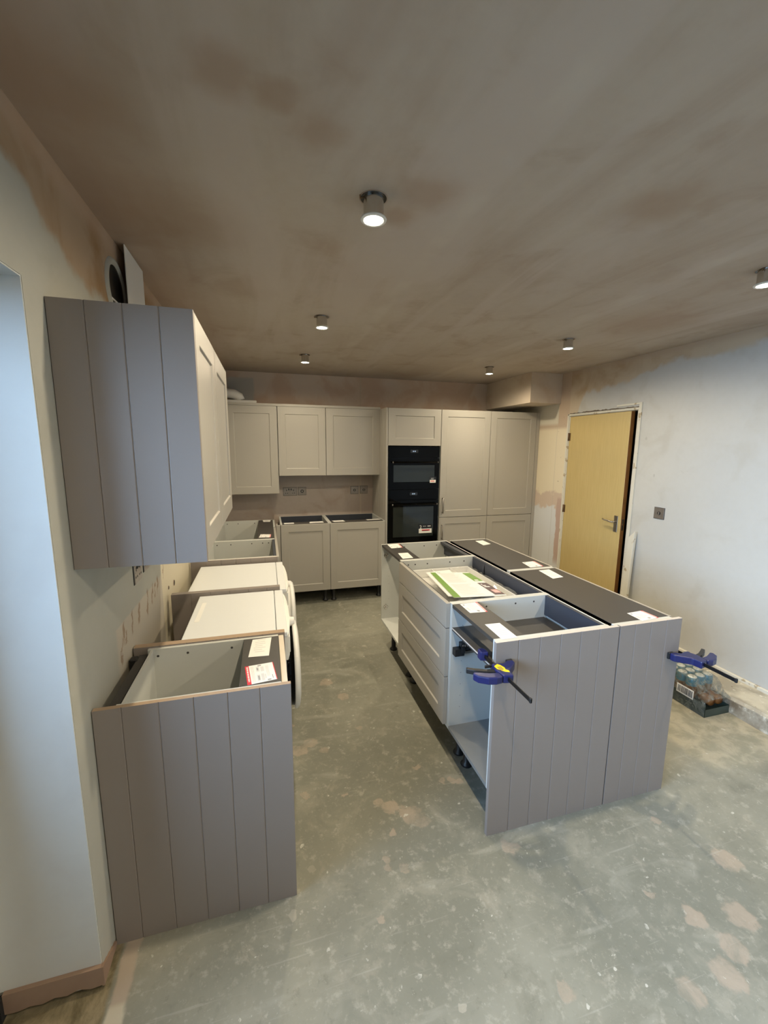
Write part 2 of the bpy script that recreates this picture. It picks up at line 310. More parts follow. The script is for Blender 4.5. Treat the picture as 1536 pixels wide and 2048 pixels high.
# ------------------------------------------------------------------ geometry helpers
ORG = {}
def empty(name, loc, label=None, cat=None, group=None):
    o = bpy.data.objects.new(name, None); COL.objects.link(o); o.location = loc; o.empty_display_size = 0.05
    ORG[o.name] = Vector(loc)
    tag(o, label, cat, group); return o
def tag(o, label=None, cat=None, group=None, kind=None):
    if label: o['label'] = label
    if cat: o['category'] = cat
    if group: o['group'] = group
    if kind: o['kind'] = kind
    return o
class B:
    """collects shapes given in world metres, then links them as one mesh object"""
    def __init__(s): s.bm = bmesh.new(); s.mats = []
    def mi(s, m):
        m = M[m] if isinstance(m, str) else m
        if m not in s.mats: s.mats.append(m)
        return s.mats.index(m)
    def face(s, vs, m, smooth=False):
        try: f = s.bm.faces.new(vs)
        except ValueError: return None
        f.material_index = s.mi(m); f.smooth = smooth; return f
    def box(s, x0, x1, y0, y1, z0, z1, m, top=None):
        x0, x1 = sorted((x0, x1)); y0, y1 = sorted((y0, y1)); z0, z1 = sorted((z0, z1))
        v = [s.bm.verts.new(p) for p in ((x0,y0,z0),(x1,y0,z0),(x1,y1,z0),(x0,y1,z0),(x0,y0,z1),(x1,y0,z1),(x1,y1,z1),(x0,y1,z1))]
        for q in ((0,3,2,1),(0,1,5,4),(1,2,6,5),(2,3,7,6),(3,0,4,7)): s.face([v[i] for i in q], m)
        s.face([v[i] for i in (4,5,6,7)], top or m); return s
    def prism(s, pts, ext, m, smooth=False, capm=None):
        """pts: list of 3D points (closed), ext: vector"""
        e = Vector(ext); a = [s.bm.verts.new(p) for p in pts]; b = [s.bm.verts.new(Vector(p)+e) for p in pts]; n = len(pts)
        s.face(a[::-1], capm or m); s.face(b, capm or m)
        for i in range(n): s.face([a[i], a[(i+1)%n], b[(i+1)%n], b[i]], m, smooth)
        return s
    def cyl(s, p0, p1, r0, m, r1=None, n=24, caps=True, smooth=True, capm=None):
        p0, p1 = Vector(p0), Vector(p1); r1 = r0 if r1 is None else r1
        ax = (p1-p0).normalized(); u = ax.orthogonal().normalized(); v = ax.cross(u)
        A = [s.bm.verts.new(p0+(u*math.cos(2*math.pi*i/n)+v*math.sin(2*math.pi*i/n))*r0) for i in range(n)]
        C = [s.bm.verts.new(p1+(u*math.cos(2*math.pi*i/n)+v*math.sin(2*math.pi*i/n))*r1) for i in range(n)]
        for i in range(n): s.face([A[i], A[(i+1)%n], C[(i+1)%n], C[i]], m, smooth)
        if caps: s.face(A[::-1], capm or m); s.face(C, capm or m)
        return s
    def lathe(s, p, ax, prof, m, n=32, mats=None):
        """prof: list of (r, h) along axis"""
        p = Vector(p); ax = Vector(ax).normalized(); u = ax.orthogonal().normalized(); v = ax.cross(u); rings = []
        for (r, h) in prof:
            if r < 1e-6: rings.append([s.bm.verts.new(p+ax*h)])
            else: rings.append([s.bm.verts.new(p+ax*h+(u*math.cos(2*math.pi*i/n)+v*math.sin(2*math.pi*i/n))*r) for i in range(n)])
        for k in range(len(rings)-1):
            a, b = rings[k], rings[k+1]; mm = mats[k] if mats else m
            for i in range(n):
                j = (i+1) % n
                if len(a) == 1 and len(b) == 1: continue
                if len(a) == 1: s.face([a[0], b[j], b[i]], mm, True)
                elif len(b) == 1: s.face([a[i], a[j], b[0]], mm, True)
                else: s.face([a[i], a[j], b[j], b[i]], mm, True)
        return s
    def tube(s, pts, r, m, n=10):
        pts = [Vector(p) for p in pts]; rings = []
        for i, p in enumerate(pts):
            d = (pts[min(i+1, len(pts)-1)] - pts[max(i-1, 0)]).normalized()
            u = d.cross(Vector((0.13, 0.21, 1)).normalized()).normalized(); v = d.cross(u)
            rr = r[i] if isinstance(r, (list, tuple)) else r
            rings.append([s.bm.verts.new(p+(u*math.cos(2*math.pi*k/n)+v*math.sin(2*math.pi*k/n))*rr) for k in range(n)])
        for a, b in zip(rings, rings[1:]):
            for k in range(n): s.face([a[k], a[(k+1)%n], b[(k+1)%n], b[k]], m, True)
        s.face(rings[0][::-1], m); s.face(rings[-1], m); return s
    def obj(s, name, parent=None, bev=0.0, origin=None, seg=1):
        bmesh.ops.recalc_face_normals(s.bm, faces=s.bm.faces)
        if origin is None:
            if parent is not None: origin = ORG[parent.name]
            else:
                xs = [v.co for v in s.bm.verts]
                origin = Vector(((min(p.x for p in xs)+max(p.x for p in xs))/2, (min(p.y for p in xs)+max(p.y for p in xs))/2, min(p.z for p in xs)))
        origin = Vector(origin)
        bmesh.ops.translate(s.bm, verts=s.bm.verts, vec=-origin)
        me = bpy.data.meshes.new(name); s.bm.to_mesh(me); s.bm.free()
        for m in s.mats: me.materials.append(m)
        o = bpy.data.objects.new(name, me); COL.objects.link(o); ORG[o.name] = origin
        if parent is not None: o.parent = parent
        else: o.location = origin
        if bev:
            md = o.modifiers.new('bevel', 'BEVEL'); md.width = bev; md.segments = seg; md.limit_method = 'ANGLE'; md.angle_limit = math.radians(40)
        return o
def st(name, b, **k):
    return tag(b.obj(name, origin=(0, 0, 0), **k), kind='structure')

# local frames: (u along the run, d away from the wall towards the front, z up) -> world
def FR_left(u, d, z): return (d, u, z)
def FR_back(u, d, z): return (u, D-d, z)
def FR_isl(u, d, z): return (1.975-d, u, z)
def FR_rear(u, d, z): return (2.002+d, u, z)
def fbox(b, F, u0, u1, d0, d1, z0, z1, m, top=None):
    p, q = F(u0, d0, z0), F(u1, d1, z1); return b.box(p[0], q[0], p[1], q[1], p[2], q[2], m, top)
def shaker(b, F, u0, u1, d, z0, z1, m='paint', th=0.020, fr=0.075, rec=0.007, edge=None):
    P = lambda u, dd, z: b.bm.verts.new(F(u, dd, z))
    ff = d+th; i = fr; s_ = 0.004
    o = [P(u0,ff,z0),P(u1,ff,z0),P(u1,ff,z1),P(u0,ff,z1)]
    bk = [P(u0,d,z0),P(u1,d,z0),P(u1,d,z1),P(u0,d,z1)]
    a = [P(u0+i,ff,z0+i),P(u1-i,ff,z0+i),P(u1-i,ff,z1-i),P(u0+i,ff,z1-i)]
    c = [P(u0+i+s_,ff-rec,z0+i+s_),P(u1-i-s_,ff-rec,z0+i+s_),P(u1-i-s_,ff-rec,z1-i-s_),P(u0+i+s_,ff-rec,z1-i-s_)]
    for k in range(4):
        j = (k+1) % 4
        b.face([o[k], o[j], a[j], a[k]], m); b.face([a[k], a[j], c[j], c[k]], m); b.face([bk[k], bk[j], o[j], o[k]], edge or m)
    b.face(c, m); b.face(bk, m); return b
def slab(b, F, u0, u1, d, z0, z1, m='paint', th=0.020, edge=None):
    return fbox(b, F, u0, u1, d, d+th, z0, z1, m)
def rim_origin(F, u, d, z=0.0): return F(u, d, z)

def leg(parent, F, u, d, h):
    b = B(); p = F(u, d, 0)
    b.lathe((p[0], p[1], 0), (0, 0, 1), [(0, 0), (.030, 0), (.032, .006), (.026, .016), (.018, .022), (.018, h-.03), (.024, h-.012), (.036, h-.004), (.036, h)], 'black', n=16)
    return b.obj('leg', parent)

def sticker(parent, pts, kind, z_off=0.0008, seed=0):
    """flat printed label on its four corners TL, TR, BR, BL (world)"""
    rnd = random.Random(seed); P = [Vector(p) for p in pts]
    n = (P[1]-P[0]).cross(P[3]-P[0]).normalized()
    if n.z < -0.1 or (abs(n.z) < 0.1 and n.x > 0.1): n = -n
    def at(u, v, h): a = P[0].lerp(P[1], u); c = P[3].lerp(P[2], u); return a.lerp(c, v)+n*h
    b = B()
    def quad(u0, u1, v0, v1, m, h):
        b.prism([at(u0,v0,h), at(u1,v0,h), at(u1,v1,h), at(u0,v1,h)], n*0.0004, m)
    quad(0, 1, 0, 1, 'paper', z_off)
    h = z_off+0.0003
    if kind == 'redbig':          # red band with white lettering on the left, thin red right edge, grey diagrams
        quad(0, .135, 0, 1, 'red', h); quad(.975, 1, 0, 1, 'red', h)
        y = .07
        for L in (.07, .05, .06, .03, .09, .05, .06, .04, .07, .05, .08, .04):
            quad(.045, .10, y, y+L*0.72, 'paper', h+.0004); y += L+.01
            if y > .94: break
        for x in (.19, .215, .24, .27):
            quad(x, x+.012, .08, .92, 'inkfaint', h)
        for (u0, u1, v0, v1) in ((.37,.47,.12,.40),(.52,.63,.16,.42),(.36,.46,.58,.90),(.50,.60,.55,.92),(.62,.66,.60,.84)): quad(u0, u1, v0, v1, 'inkfaint', h)
        for (u0, u1, v0, v1) in ((.385,.44,.2,.33),(.385,.44,.64,.86)): quad(u0, u1, v0, v1, 'ink', h+.0004)
        quad(.44, .56, .045, .11, 'ink', h); quad(.68, .80, .90, .97, 'ink', h)
        for x in (.70, .735, .77): quad(x, x+.02, .14, .74, 'inkfaint', h)
        quad(.86, .885, .70, .90, 'ink', h)
    elif kind == 'red':           # red band at the right, print and two dark boxes
        quad(.90, 1, 0, 1, 'red', h)
        quad(.905, .985, .06, .94, 'redpale', h+.0003)
        quad(.09, .18, .10, .22, 'ink', h); quad(.50, .64, .78, .92, 'ink', h)
        for k in range(5):
            v = .16+.13*k; quad(.30, .30+.4*rnd.random()+.12, v, v+.035, 'inkfaint', h)
        quad(.08, .22, .45, .75, 'inkfaint', h)
    else:
        for k in range(6):
            v = .18+.11*k; u = .16+.1*rnd.random(); quad(u, u+.35+.3*rnd.random(), v, v+.03, 'inkfaint', h)
        quad(.3, .7, .06, .09, 'inkfaint', h)
    o = b.obj('sticker', parent); return o

# ------------------------------------------------------------------ the room
b = B(); b.box(0, XR+0.12, YR-0.1, D+0.1, -0.10, 0, 'floor'); b.box(-0.36, 0, OY0, OY1, -0.10, 0, 'floor'); st('floor', b)
b = B(); b.box(-0.30, XR+0.12, YR-0.1, D+0.1, ZC, ZC+0.12, 'ceil'); st('ceiling', b)
b = B()
b.box(-0.36, 0, OY1, D+0.1, 0, ZC, 'wleft'); b.box(-0.36, 0, YR-0.1, OY0, 0, ZC, 'wleft'); b.box(-0.36, 0, OY0, OY1, OZ, ZC, 'wleft')
st('wall_left', b)
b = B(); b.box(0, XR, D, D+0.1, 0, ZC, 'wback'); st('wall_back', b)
b = B()
b.box(XR, XR+0.12, YR-0.1, DY0, 0, ZC, 'wright'); b.box(XR, XR+0.12, DY1, D+0.1, 0, ZC, 'wright'); b.box(XR, XR+0.12, DY0, DY1, DZ+0.02, ZC, 'wright')
st('wall_right', b)
b = B(); b.box(0, XR, YR-0.1, YR, 0, ZC, 'jamb'); st('wall_rear', b)
# skim coat on the patio reveal, bare plaster band at its foot
b = B(); b.box(-0.262, -0.001, OY1-0.004, OY1-0.0005, 0.078, OZ, 'jamb'); b.box(-0.262, -0.001, OY0, OY1-0.004, OZ-0.004, OZ-0.0005, 'jamb'); st('trim_2', b)
b = B()
zz = [0.012, 0.010, 0.016, 0.011, 0.02, 0.014, 0.024, 0.013, 0.016]
for i in range(8):
    x0 = -0.25+0.25*i/8; x1 = -0.25+0.25*(i+1)/8
    b.prism([(x0, OY1-0.016, zz[i]), (x1, OY1-0.016, zz[i+1]), (x1, OY1-0.016, 0.080), (x0, OY1-0.016, 0.080)], (0, 0.016, 0), 'bare')
for i in range(5):
    y0 = OY1-0.016+0.022*i; b.prism([(0.0, y0, 0.012+0.004*(i%2)), (0.0, y0+0.022, 0.014), (0.0, y0+0.022, 0.072-0.011*i), (0.0, y0, 0.080-0.011*i)], (0.007, 0, 0), 'bare')
st('baseboard_left', b)
# boxed corner at ceiling, back right
b = B(); b.box(3.246, XR, 3.927, D, 2.136, ZC, 'wbox'); tag(b.obj('trim_3', origin=(0, 0, 0)), kind='structure')
# pipe ledge and rough lip along the right wall
b = B(); b.prism([(3.335, 0, 0), (XR, 0, 0), (XR, 0, 0.100), (3.366, 0, 0.100), (3.345, 0, 0.088)], (0, 0, 0.0001), 'plinth')
b.bm.free(); b = B()
prof = [(3.335, 0), (XR, 0), (XR, 0.098), (3.366, 0.098), (3.346, 0.086)]
ys = [YR+0.15*k for k in range(41)]; ys = [y for y in ys if y < 2.74]+[2.74]; rings = []
for k, y in enumerate(ys):
    rings.append([b.bm.verts.new((x+(random.uniform(-.004, .004) if 0 < i < 5 and x < 3.5 or i == 0 else 0), y, z+(random.uniform(-.004, .003) if z > 0.01 else 0))) for i, (x, z) in enumerate(prof)])
for a, c in zip(rings, rings[1:]):
    for i in range(5): b.face([a[i], a[(i+1)%5], c[(i+1)%5], c[i]], 'plinth')
b.face(rings[0], 'plinth'); b.face(rings[-1][::-1], 'plinth'); st('baseboard_right', b)
b = B(); b.box(XR-0.020, XR, YR, 2.80, 0.094, 0.122, 'timberwhite'); st('trim_4', b, bev=0.004)

# patio door in the left wall (light comes through it)
dr = empty('door_2', (-0.31, OY0, 0)); dr['kind'] = 'structure'
b = B(); b.box(-0.345, -0.262, OY1-0.075, OY1, 0, OZ, 'upvc'); b.box(-0.345, -0.262, OY0, OY0+0.075, 0, OZ, 'upvc'); b.box(-0.345, -0.262, OY0, OY1, OZ-0.06, OZ, 'upvc'); b.box(-0.345, -0.262, OY0, OY1, 0, 0.05, 'upvc'); b.obj('frame', dr, bev=0.004)
b = B()
for y in (-0.62, 0.20): b.box(-0.335, -0.275, y-0.035, y+0.035, 0.05, OZ-0.06, 'upvc')
b.obj('mullion', dr, bev=0.004)
b = B(); b.box(-0.262, -0.255, OY1-0.073, OY1-0.068, 0, OZ-0.06, 'rubber'); b.box(-0.2615, -0.250, OY1-0.03, OY1-0.005, 0.0, 0.07, 'rubber'); b.obj('seal', dr)
for y0, y1 in ((OY0+0.075, -0.655), (-0.585, 0.165), (0.235, OY1-0.075)):
    b = B(); b.box(-0.312, -0.308, y0, y1, 0.05, OZ-0.06, 'glass'); b.obj('pane', dr)
b = B(); b.box(-14, -0.36, -14, 14, -0.14, -0.10, 'ext'); tag(b.obj('patio_ground', origin=(0, 0, 0)), kind='structure')
b = B(); b.box(-1.55, -1.35, -14, 14, -0.12, 1.05, 'ext'); b.box(-1.60, -1.30, -14, 14, 1.05, 1.11, 'ext'); tag(b.obj('added_daylight_blocker', origin=(0, 0, 0)), kind='structure')  # unseen wall added outside the opening to cut the low daylight

# inner door in the right wall
b = B()
b.box(XR, XR+0.10, DY1-0.022, DY1, 0, DZ+0.02, 'timberwhite'); b.box(XR, XR+0.10, DY0, DY0+0.026, 0, DZ+0.02, 'timberwhite'); b.box(XR, XR+0.10, DY0, DY1, DZ-0.005, DZ+0.02, 'timberwhite')
b.box(XR-0.012, XR, DY0-0.020, DY0+0.008, 0, DZ+0.058, 'timberwhite'); b.box(XR-0.008, XR, DY1-0.012, DY1+0.012, 0, DZ+0.018, 'timberwhite')
b.box(XR-0.008, XR, DY0+0.008, DY1+0.004, DZ, DZ+0.018, 'timberwhite'); b.box(XR-0.010, XR, DY0, DY0+0.25, DZ+0.040, DZ+0.058, 'timberwhite')
st('trim_1', b, bev=0.002)
b = B(); N = 44; up = []; lo = []
for i in range(N+1):
    y = DY0+0.02+(DY1-0.04-DY0)*i/N; e = 0.3+0.7*math.sin(math.pi*min(1, i/N*1.05))
    up.append((XR-0.0035, y, DZ+0.0245+random.uniform(0.001, 0.013)*e)); lo.append((XR-0.0035, y, DZ+0.0225-random.uniform(0, 0.003)))
b.prism(lo+up[::-1], (0.0035, 0, 0), 'torn'); st('trim_5', b)
b = B()   # dark hall beyond
b.box(XR+0.12, XR+1.3, 2.2, 4.6, -0.1, 0, 'hall'); b.box(XR+0.12, XR+1.3, 2.2, 4.6, ZC, ZC+0.1, 'hall'); b.box(XR+1.3, XR+1.4, 2.2, 4.6, -0.1, ZC, 'hall'); b.box(XR+0.12, XR+1.3, 2.1, 2.2, -0.1, ZC, 'hall'); b.box(XR+0.12, XR+1.3, 4.6, 4.7, -0.1, ZC, 'hall')
st('wall_hall', b)
# slab, hinged at the far jamb, standing a few degrees open into the kitchen
HP = Vector((XR+0.004, DY1-0.024, 0)); ang = math.radians(1.6)
door = empty('door_1', HP, 'yellow oak veneer door standing slightly open in the right wall', 'door'); door['kind'] = 'structure'
door.rotation_euler = (0, 0, -ang)
L = 0.782
b = B()
def DP(x, y, z): return (HP.x+x, HP.y+y, z)   # before rotation
b.box(HP.x, HP.x+0.042, HP.y-L, HP.y, 0.012, DZ-0.009, 'oak'); o = b.obj('leaf', door, bev=0.0015)
me = o.data; me.materials.append(M['oakedge'])
for p in me.polygons:
    if p.normal.y < -0.9: p.material_index = 1
b = B(); b.box(HP.x-0.004, HP.x, HP.y-L+0.035, HP.y-L+0.078, 0.905, 1.055, 'steel'); b.obj('handle_plate', door, bev=0.002)
b = B(); hy = HP.y-L+0.055; b.tube([(HP.x-.003, hy, 1.00), (HP.x-.045, hy, 1.00), (HP.x-.050, hy+.012, 1.001), (HP.x-.050, hy+.06, 1.006), (HP.x-.047, hy+.095, 1.004), (HP.x-.043, hy+.118, 1.010)], [.009, .009, .009, .008, .007, .008], 'chrome'); b.obj('handle', door)
for z in (1.78, 1.02, 0.24):
    b = B(); b.cyl((HP.x-.006, HP.y+.006, z-.04), (HP.x-.006, HP.y+.006, z+.04), .006, 'brass', n=10); b.box(HP.x-.002, HP.x+.0, HP.y-.02, HP.y, z-.04, z+.04, 'brass'); b.obj('hinge', door)
b = B(); b.box(HP.x+.012, HP.x+.032, HP.y-L-.0015, HP.y-L, 0.93, 1.03, 'steel'); b.box(HP.x+.016, HP.x+.028, HP.y-L-.006, HP.y-L, 0.975, 0.99, 'brass'); b.obj('latch', door)

# ------------------------------------------------------------------ cabinets
def carcass(root, F, u0, u1, d0, d1, z0, z1, tp=0.018, rail='flat', rear=True, railw=0.135, top=False, rail_m='rail', nodoorleg=False, leg_h=None, front_leg=0.09, backin=0.0, holes=True, solid_top=None, base_m='carcass'):
    for (a, c) in ((u0, u0+tp), (u1-tp, u1)):
        b = B(); fbox(b, F, a, c, d0, d1, z0, z1, 'carcass')
        o = b.obj('side_panel', root, bev=0.0006)
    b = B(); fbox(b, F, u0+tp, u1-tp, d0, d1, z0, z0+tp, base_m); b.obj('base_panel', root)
    b = B(); fbox(b, F, u0+tp, u1-tp, d0+backin, d0+backin+0.008, z0+tp, z1-0.002, 'carcass'); b.obj('back_panel', root)
    fr = None
    if rail == 'flat':
        b = B(); fbox(b, F, u0+tp, u1-tp, d1-railw, d1, z1-tp, z1, rail_m); fr = b.obj('front_rail', root, bev=0.0006)
    if rear:
        b = B(); fbox(b, F, u0+tp, u1-tp, d0+backin+0.008, d0+backin+0.026, z1-0.11, z1-0.003, 'raildark'); fbox(b, F, u0+tp, u1-tp, d0+backin+0.008, d0+backin+0.06, z1-0.02, z1-0.003, 'raildark') if rear == 'L' else None
        b.obj('rear_rail', root)
    if top:
        b = B(); fbox(b, F, u0+tp, u1-tp, d0, d1, z1-tp, z1, solid_top or 'carcass'); fr = b.obj('top_panel', root)
    if holes:
        b = B()
        for dd in (0.05, 0.10, 0.19, 0.36, 0.47):
            if d1-dd < d0+0.03: continue
            p = F(u1-tp-0.0006, d1-dd, z1-0.030); q = F(u1-tp+0.003, d1-dd, z1-0.030)
            b.cyl(p, q, 0.005, 'inkblack', n=10, smooth=False)
        for k in range(8):
            z = z0+0.12+0.064*k
            if z < z1-0.1:
                p = F(u1-tp-0.0005, d1-0.06, z); q = F(u1-tp+0.003, d1-0.06, z); b.cyl(p, q, 0.0025, 'ink', n=8, smooth=False)
        tag(b.obj('peg_hole', root), kind='stuff')
    if leg_h:
        for u in (u0+0.045, u1-0.045):
            for dd in (d0+0.06, d1-front_leg): leg(root, F, u, dd, leg_h)
    return fr
def handle(parent, F, u, d, z0, z1):
    b = B(); zc = (z0+z1)/2
    A = F(u, d, z0+.012); b.tube([F(u, d, z0+.012), F(u, d+.026, z0+.012)], .005, 'steel', 8); b.tube([F(u, d, z1-.012), F(u, d+.026, z1-.012)], .005, 'steel', 8)
    b.tube([F(u, d+.028, z0), F(u, d+.028, z1)], .0065, 'steel', 10); return b.obj('handle', parent)
def door(root, F, u0, u1, d, z0, z1, fr=0.075, m='paint'):
    b = B(); shaker(b, F, u0, u1, d, z0, z1, m, fr=fr); return b.obj('door', root, bev=0.0012)

# --- back run, base units
G = 'base cabinets of the back wall'
zt = 0.872
for i, (u0, u1, lab) in enumerate(((0.662, 1.163, 'taupe shaker base cabinet on the back wall, the left one beside the corner'), (1.164, 1.765, 'taupe shaker base cabinet on the back wall, right one against the oven tower'))):
    r = empty('base_cabinet', FR_back((u0+u1)/2, 0.29, 0), lab, 'cabinet', G)
    fr = carcass(r, FR_back, u0, u1, 0.05, 0.566, 0.15, zt, railw=0.10, leg_h=0.15, rear=True, holes=False, front_leg=0.075)
    door(r, FR_back, u0+0.002, u1-0.002, 0.568, 0.15, zt-0.004)
    if i == 0: ps = ([(.70, 4.36), (.80, 4.365), (.80, 4.295), (.70, 4.29)], [(.965, 4.37), (1.10, 4.375), (1.105, 4.30), (.955, 4.295)])
    else: ps = ([(1.20, 4.385), (1.325, 4.39), (1.335, 4.31), (1.215, 4.305)], [(1.575, 4.385), (1.725, 4.39), (1.745, 4.335), (1.58, 4.33)])
    for k, q in enumerate(ps): sticker(fr, [(x, y, zt) for x, y in q], 'white', seed=k)
# corner post
r = empty('corner_post', (0.63, 4.30, 0), 'narrow taupe corner post between the left and back base cabinets', 'panel')
b = B(); b.box(0.620, 0.658, 4.262, 4.282, 0.15, 0.868, 'paint'); b.obj('front_strip', r, bev=0.001)
b = B(); b.box(0.620, 0.638, 4.282, 4.36, 0.15, 0.868, 'paint'); b.obj('return_strip', r, bev=0.001)

# --- back run, wall units
for (u0, u1, z0, lab, pu) in ((0.165, 0.668, 1.163, 'deep taupe shaker wall cabinet in the back left corner, hanging lower', 0.075), (0.672, 1.168, 1.350, 'middle taupe shaker wall cabinet over the double socket', 0.075), (1.171, 1.770, 1.350, 'taupe shaker wall cabinet next to the oven tower', 0.078)):
    r = empty('wall_cabinet', FR_back((u0+u1)/2, 0.16, z0), lab, 'cabinet', 'wall cabinets of the back wall')
    b = B(); fbox(b, FR_back, u0, u1, 0.0, 0.300, z0, 2.062, 'carcass'); b.obj('carcass', r)
    door(r, FR_back, u0+0.0015, u1-0.0015, 0.301, z0, 2.064, fr=pu)
b = B(); b.box(0.02, 0.165, 4.55, D, 1.163, 2.062, 'paint'); tag(b.obj('filler_panel', bev=0.001), 'narrow filler panel between left wall and corner wall cabinet', 'panel')
b = B(); b.box(0.02, 1.772, 4.52, D-0.001, 2.0655, 2.090, 'paint'); tag(b.obj('cornice_board', bev=0.001), 'thin taupe board lying along the tops of the back wall cabinets', 'board')

# --- oven tower and tall units
TY = 4.264
b = B(); b.box(1.748, 1.764, TY, D, 1.0, 2.06, 'paint'); b.bm.free()
r = empty('end_panel', (1.778, 4.55, 0), 'tall pale grooved end panel on the left side of the oven tower', 'panel')
NB = 6
for k in range(NB):
    y0 = TY+0.001+(D-TY-0.003)*k/NB; y1 = TY+0.001+(D-TY-0.003)*(k+1)/NB
    b = B(); v = 0.004; b.prism([(1.768, y0+v, 0), (1.768, y1-v, 0), (1.772, y1, 0), (1.786, y1, 0), (1.786, y0, 0), (1.772, y0, 0)], (0, 0, 2.066), 'paint'); b.obj('board', r)
r = empty('oven_housing', (2.09, 4.55, 0), 'tall taupe cabinet housing the two black ovens', 'cabinet')
b = B(); b.box(1.788, 1.796, TY+0.022, D-0.01, 0.15, 2.062, 'carcass'); b.obj('side_panel', r)
b = B(); b.box(2.382, 2.390, TY+0.022, D-0.01, 0.15, 2.062, 'carcass'); b.obj('side_panel', r)
b = B(); b.box(1.796, 2.382, TY+0.03, D-0.02, 1.682, 2.060, 'carcass'); b.obj('top_box', r)
b = B(); b.box(1.796, 2.382, D-0.03, D-0.01, 0.15, 1.68, 'carcass'); b.obj('back_panel', r)
b = B(); b.box(1.796, 2.382, TY+0.03, D-0.03, 1.2015, 1.2090, 'carcass'); b.obj('oven_shelf', r)
b = B(); b.box(1.796, 2.382, TY+0.03, D-0.03, 0.150, 0.600, 'carcass'); b.obj('lower_box', r)
door(r, FR_back, 1.790, 2.388, D-TY-0.020, 1.676, 2.064, fr=0.077)
door(r, FR_back, 1.790, 2.388, D-TY-0.020, 0.150, 0.612, fr=0.075)
for u in (1.84, 2.34):
    for y in (TY+0.08, D-0.08): leg(r, lambda a, d_, z: (a, d_, z), u, y, 0.15)
def oven(name, z0, z1, lab, wz0, wz1, hz, cz, small):
    r = empty(name, (2.09, 4.5, z0), lab, 'oven', 'built-in ovens')
    x0, x1 = 1.7975, 2.3805; fy = TY+0.004
    b = B(); b.box(x0+0.012, x1-0.012, TY+0.03, D-0.06, z0+0.004, z1-0.004, 'ovenbody'); b.obj('body', r)
    ctop = hz+0.045
    b = B(); b.box(x0, x1, fy, TY+0.028, ctop+0.003, z1, 'blackgloss'); b.obj('control_panel', r, bev=0.002)
    b = B()  # door with a glazed opening
    b.box(x0, x1, fy, TY+0.028, z0, wz0, 'blackgloss'); b.box(x0, x1, fy, TY+0.028, wz1, ctop, 'blackgloss')
    b.box(x0, 1.853, fy, TY+0.028, wz0, wz1, 'blackgloss'); b.box(2.325, x1, fy, TY+0.028, wz0, wz1, 'blackgloss')
    dd = b.obj('oven_door', r, bev=0.0)
    b = B(); b.box(1.853, 2.325, fy+0.0015, fy+0.005, wz0, wz1, 'ovenglass'); b.obj('window', dd)
    b = B(); b.tube([(1.86, fy-.002, hz), (1.86, fy-.032, hz)], .006, 'blackgloss', 8); b.tube([(2.32, fy-.002, hz), (2.32, fy-.032, hz)], .006, 'blackgloss', 8)
    b.tube([(1.838, fy-.036, hz), (2.345, fy-.036, hz)], .009, 'blackgloss', 12)
    b.cyl((1.832, fy-.036, hz), (1.840, fy-.036, hz), .0095, 'steel', n=12); b.cyl((2.343, fy-.036, hz), (2.351, fy-.036, hz), .0095, 'steel', n=12); b.obj('handle', dd)
    b = B(); b.box(2.042, 2.130, fy-0.0008, fy, cz-0.016, cz+0.016, 'ovenbody'); dp = b.obj('display', r)
    b = B()
    for k, x in enumerate((2.068, 2.076, 2.088, 2.096)):   # lit clock digits as seven-segment zeros
        s_ = 0.0050; hh = 0.0065
        b.box(x, x+s_, fy-.0014, fy-.0008, cz+hh-.0012, cz+hh, 'clock'); b.box(x, x+s_, fy-.0014, fy-.0008, cz-hh, cz-hh+.0012, 'clock'); b.box(x, x+.0012, fy-.0014, fy-.0008, cz-hh, cz+hh, 'clock'); b.box(x+s_-.0012, x+s_, fy-.0014, fy-.0008, cz-hh, cz+hh, 'clock')
        if k % 2: b.box(x, x+s_, fy-.0014, fy-.0008, cz-.0006, cz+.0006, 'clock')
    b.obj('clock', dp)
    return r, dd, fy
r1, d1_, fy = oven('oven', 1.2065, 1.668, 'black compact upper oven with a wide window', 1.286, 1.467, 1.499, 1.616, True)
b = B(); b.box(2.272, 2.342, fy-.0012, fy, 1.274, 1.306, 'paper'); b.box(2.280, 2.326, fy-.0016, fy-.001, 1.288, 1.296, 'red'); b.box(2.264, 2.346, fy-.0010, fy, 1.306, 1.340, 'ovenbody'); b.box(2.285, 2.320, fy-.0014, fy-.001, 1.322, 1.327, 'ink'); b.box(2.285, 2.312, fy-.0014, fy-.001, 1.312, 1.316, 'ink'); b.obj('sticker', d1_)
r2, d2_, fy = oven('oven', 0.623, 1.2045, 'black lower oven with tall window and guarantee sticker', 0.678, 1.013, 1.043, 1.156, False)
b = B(); b.box(2.155, 2.308, fy-.0012, fy, 0.712, 0.762, 'paper'); b.box(2.190, 2.285, fy-.0016, fy-.001, 0.737, 0.752, 'red'); b.box(2.195, 2.268, fy-.0020, fy-.0014, 0.735, 0.742, 'brownprint')
b.box(2.150, 2.312, fy-.0010, fy, 0.762, 0.812, 'ovenbody')
for (x0, x1) in ((2.205, 2.222), (2.227, 2.240), (2.258, 2.268), (2.270, 2.281), (2.283, 2.294)): b.box(x0, x1, fy-.0014, fy-.001, 0.785, 0.794, 'ink' if x0 < 2.25 else 'paper')
s_ = b.obj('sticker', d2_)
fc = bpy.data.curves.new('digit', 'FONT'); fc.body = '2'; fc.size = 0.052; fc.extrude = 0.0004; fc.align_x = 'CENTER'
fo = bpy.data.objects.new('digit', fc); COL.objects.link(fo); dg = bpy.context.evaluated_depsgraph_get()
me = bpy.data.meshes.new_from_object(fo.evaluated_get(dg)); bpy.data.objects.remove(fo)
me.materials.clear(); me.materials.append(M['paper']); do = bpy.data.objects.new('digit', me); COL.objects.link(do); do.parent = d2_
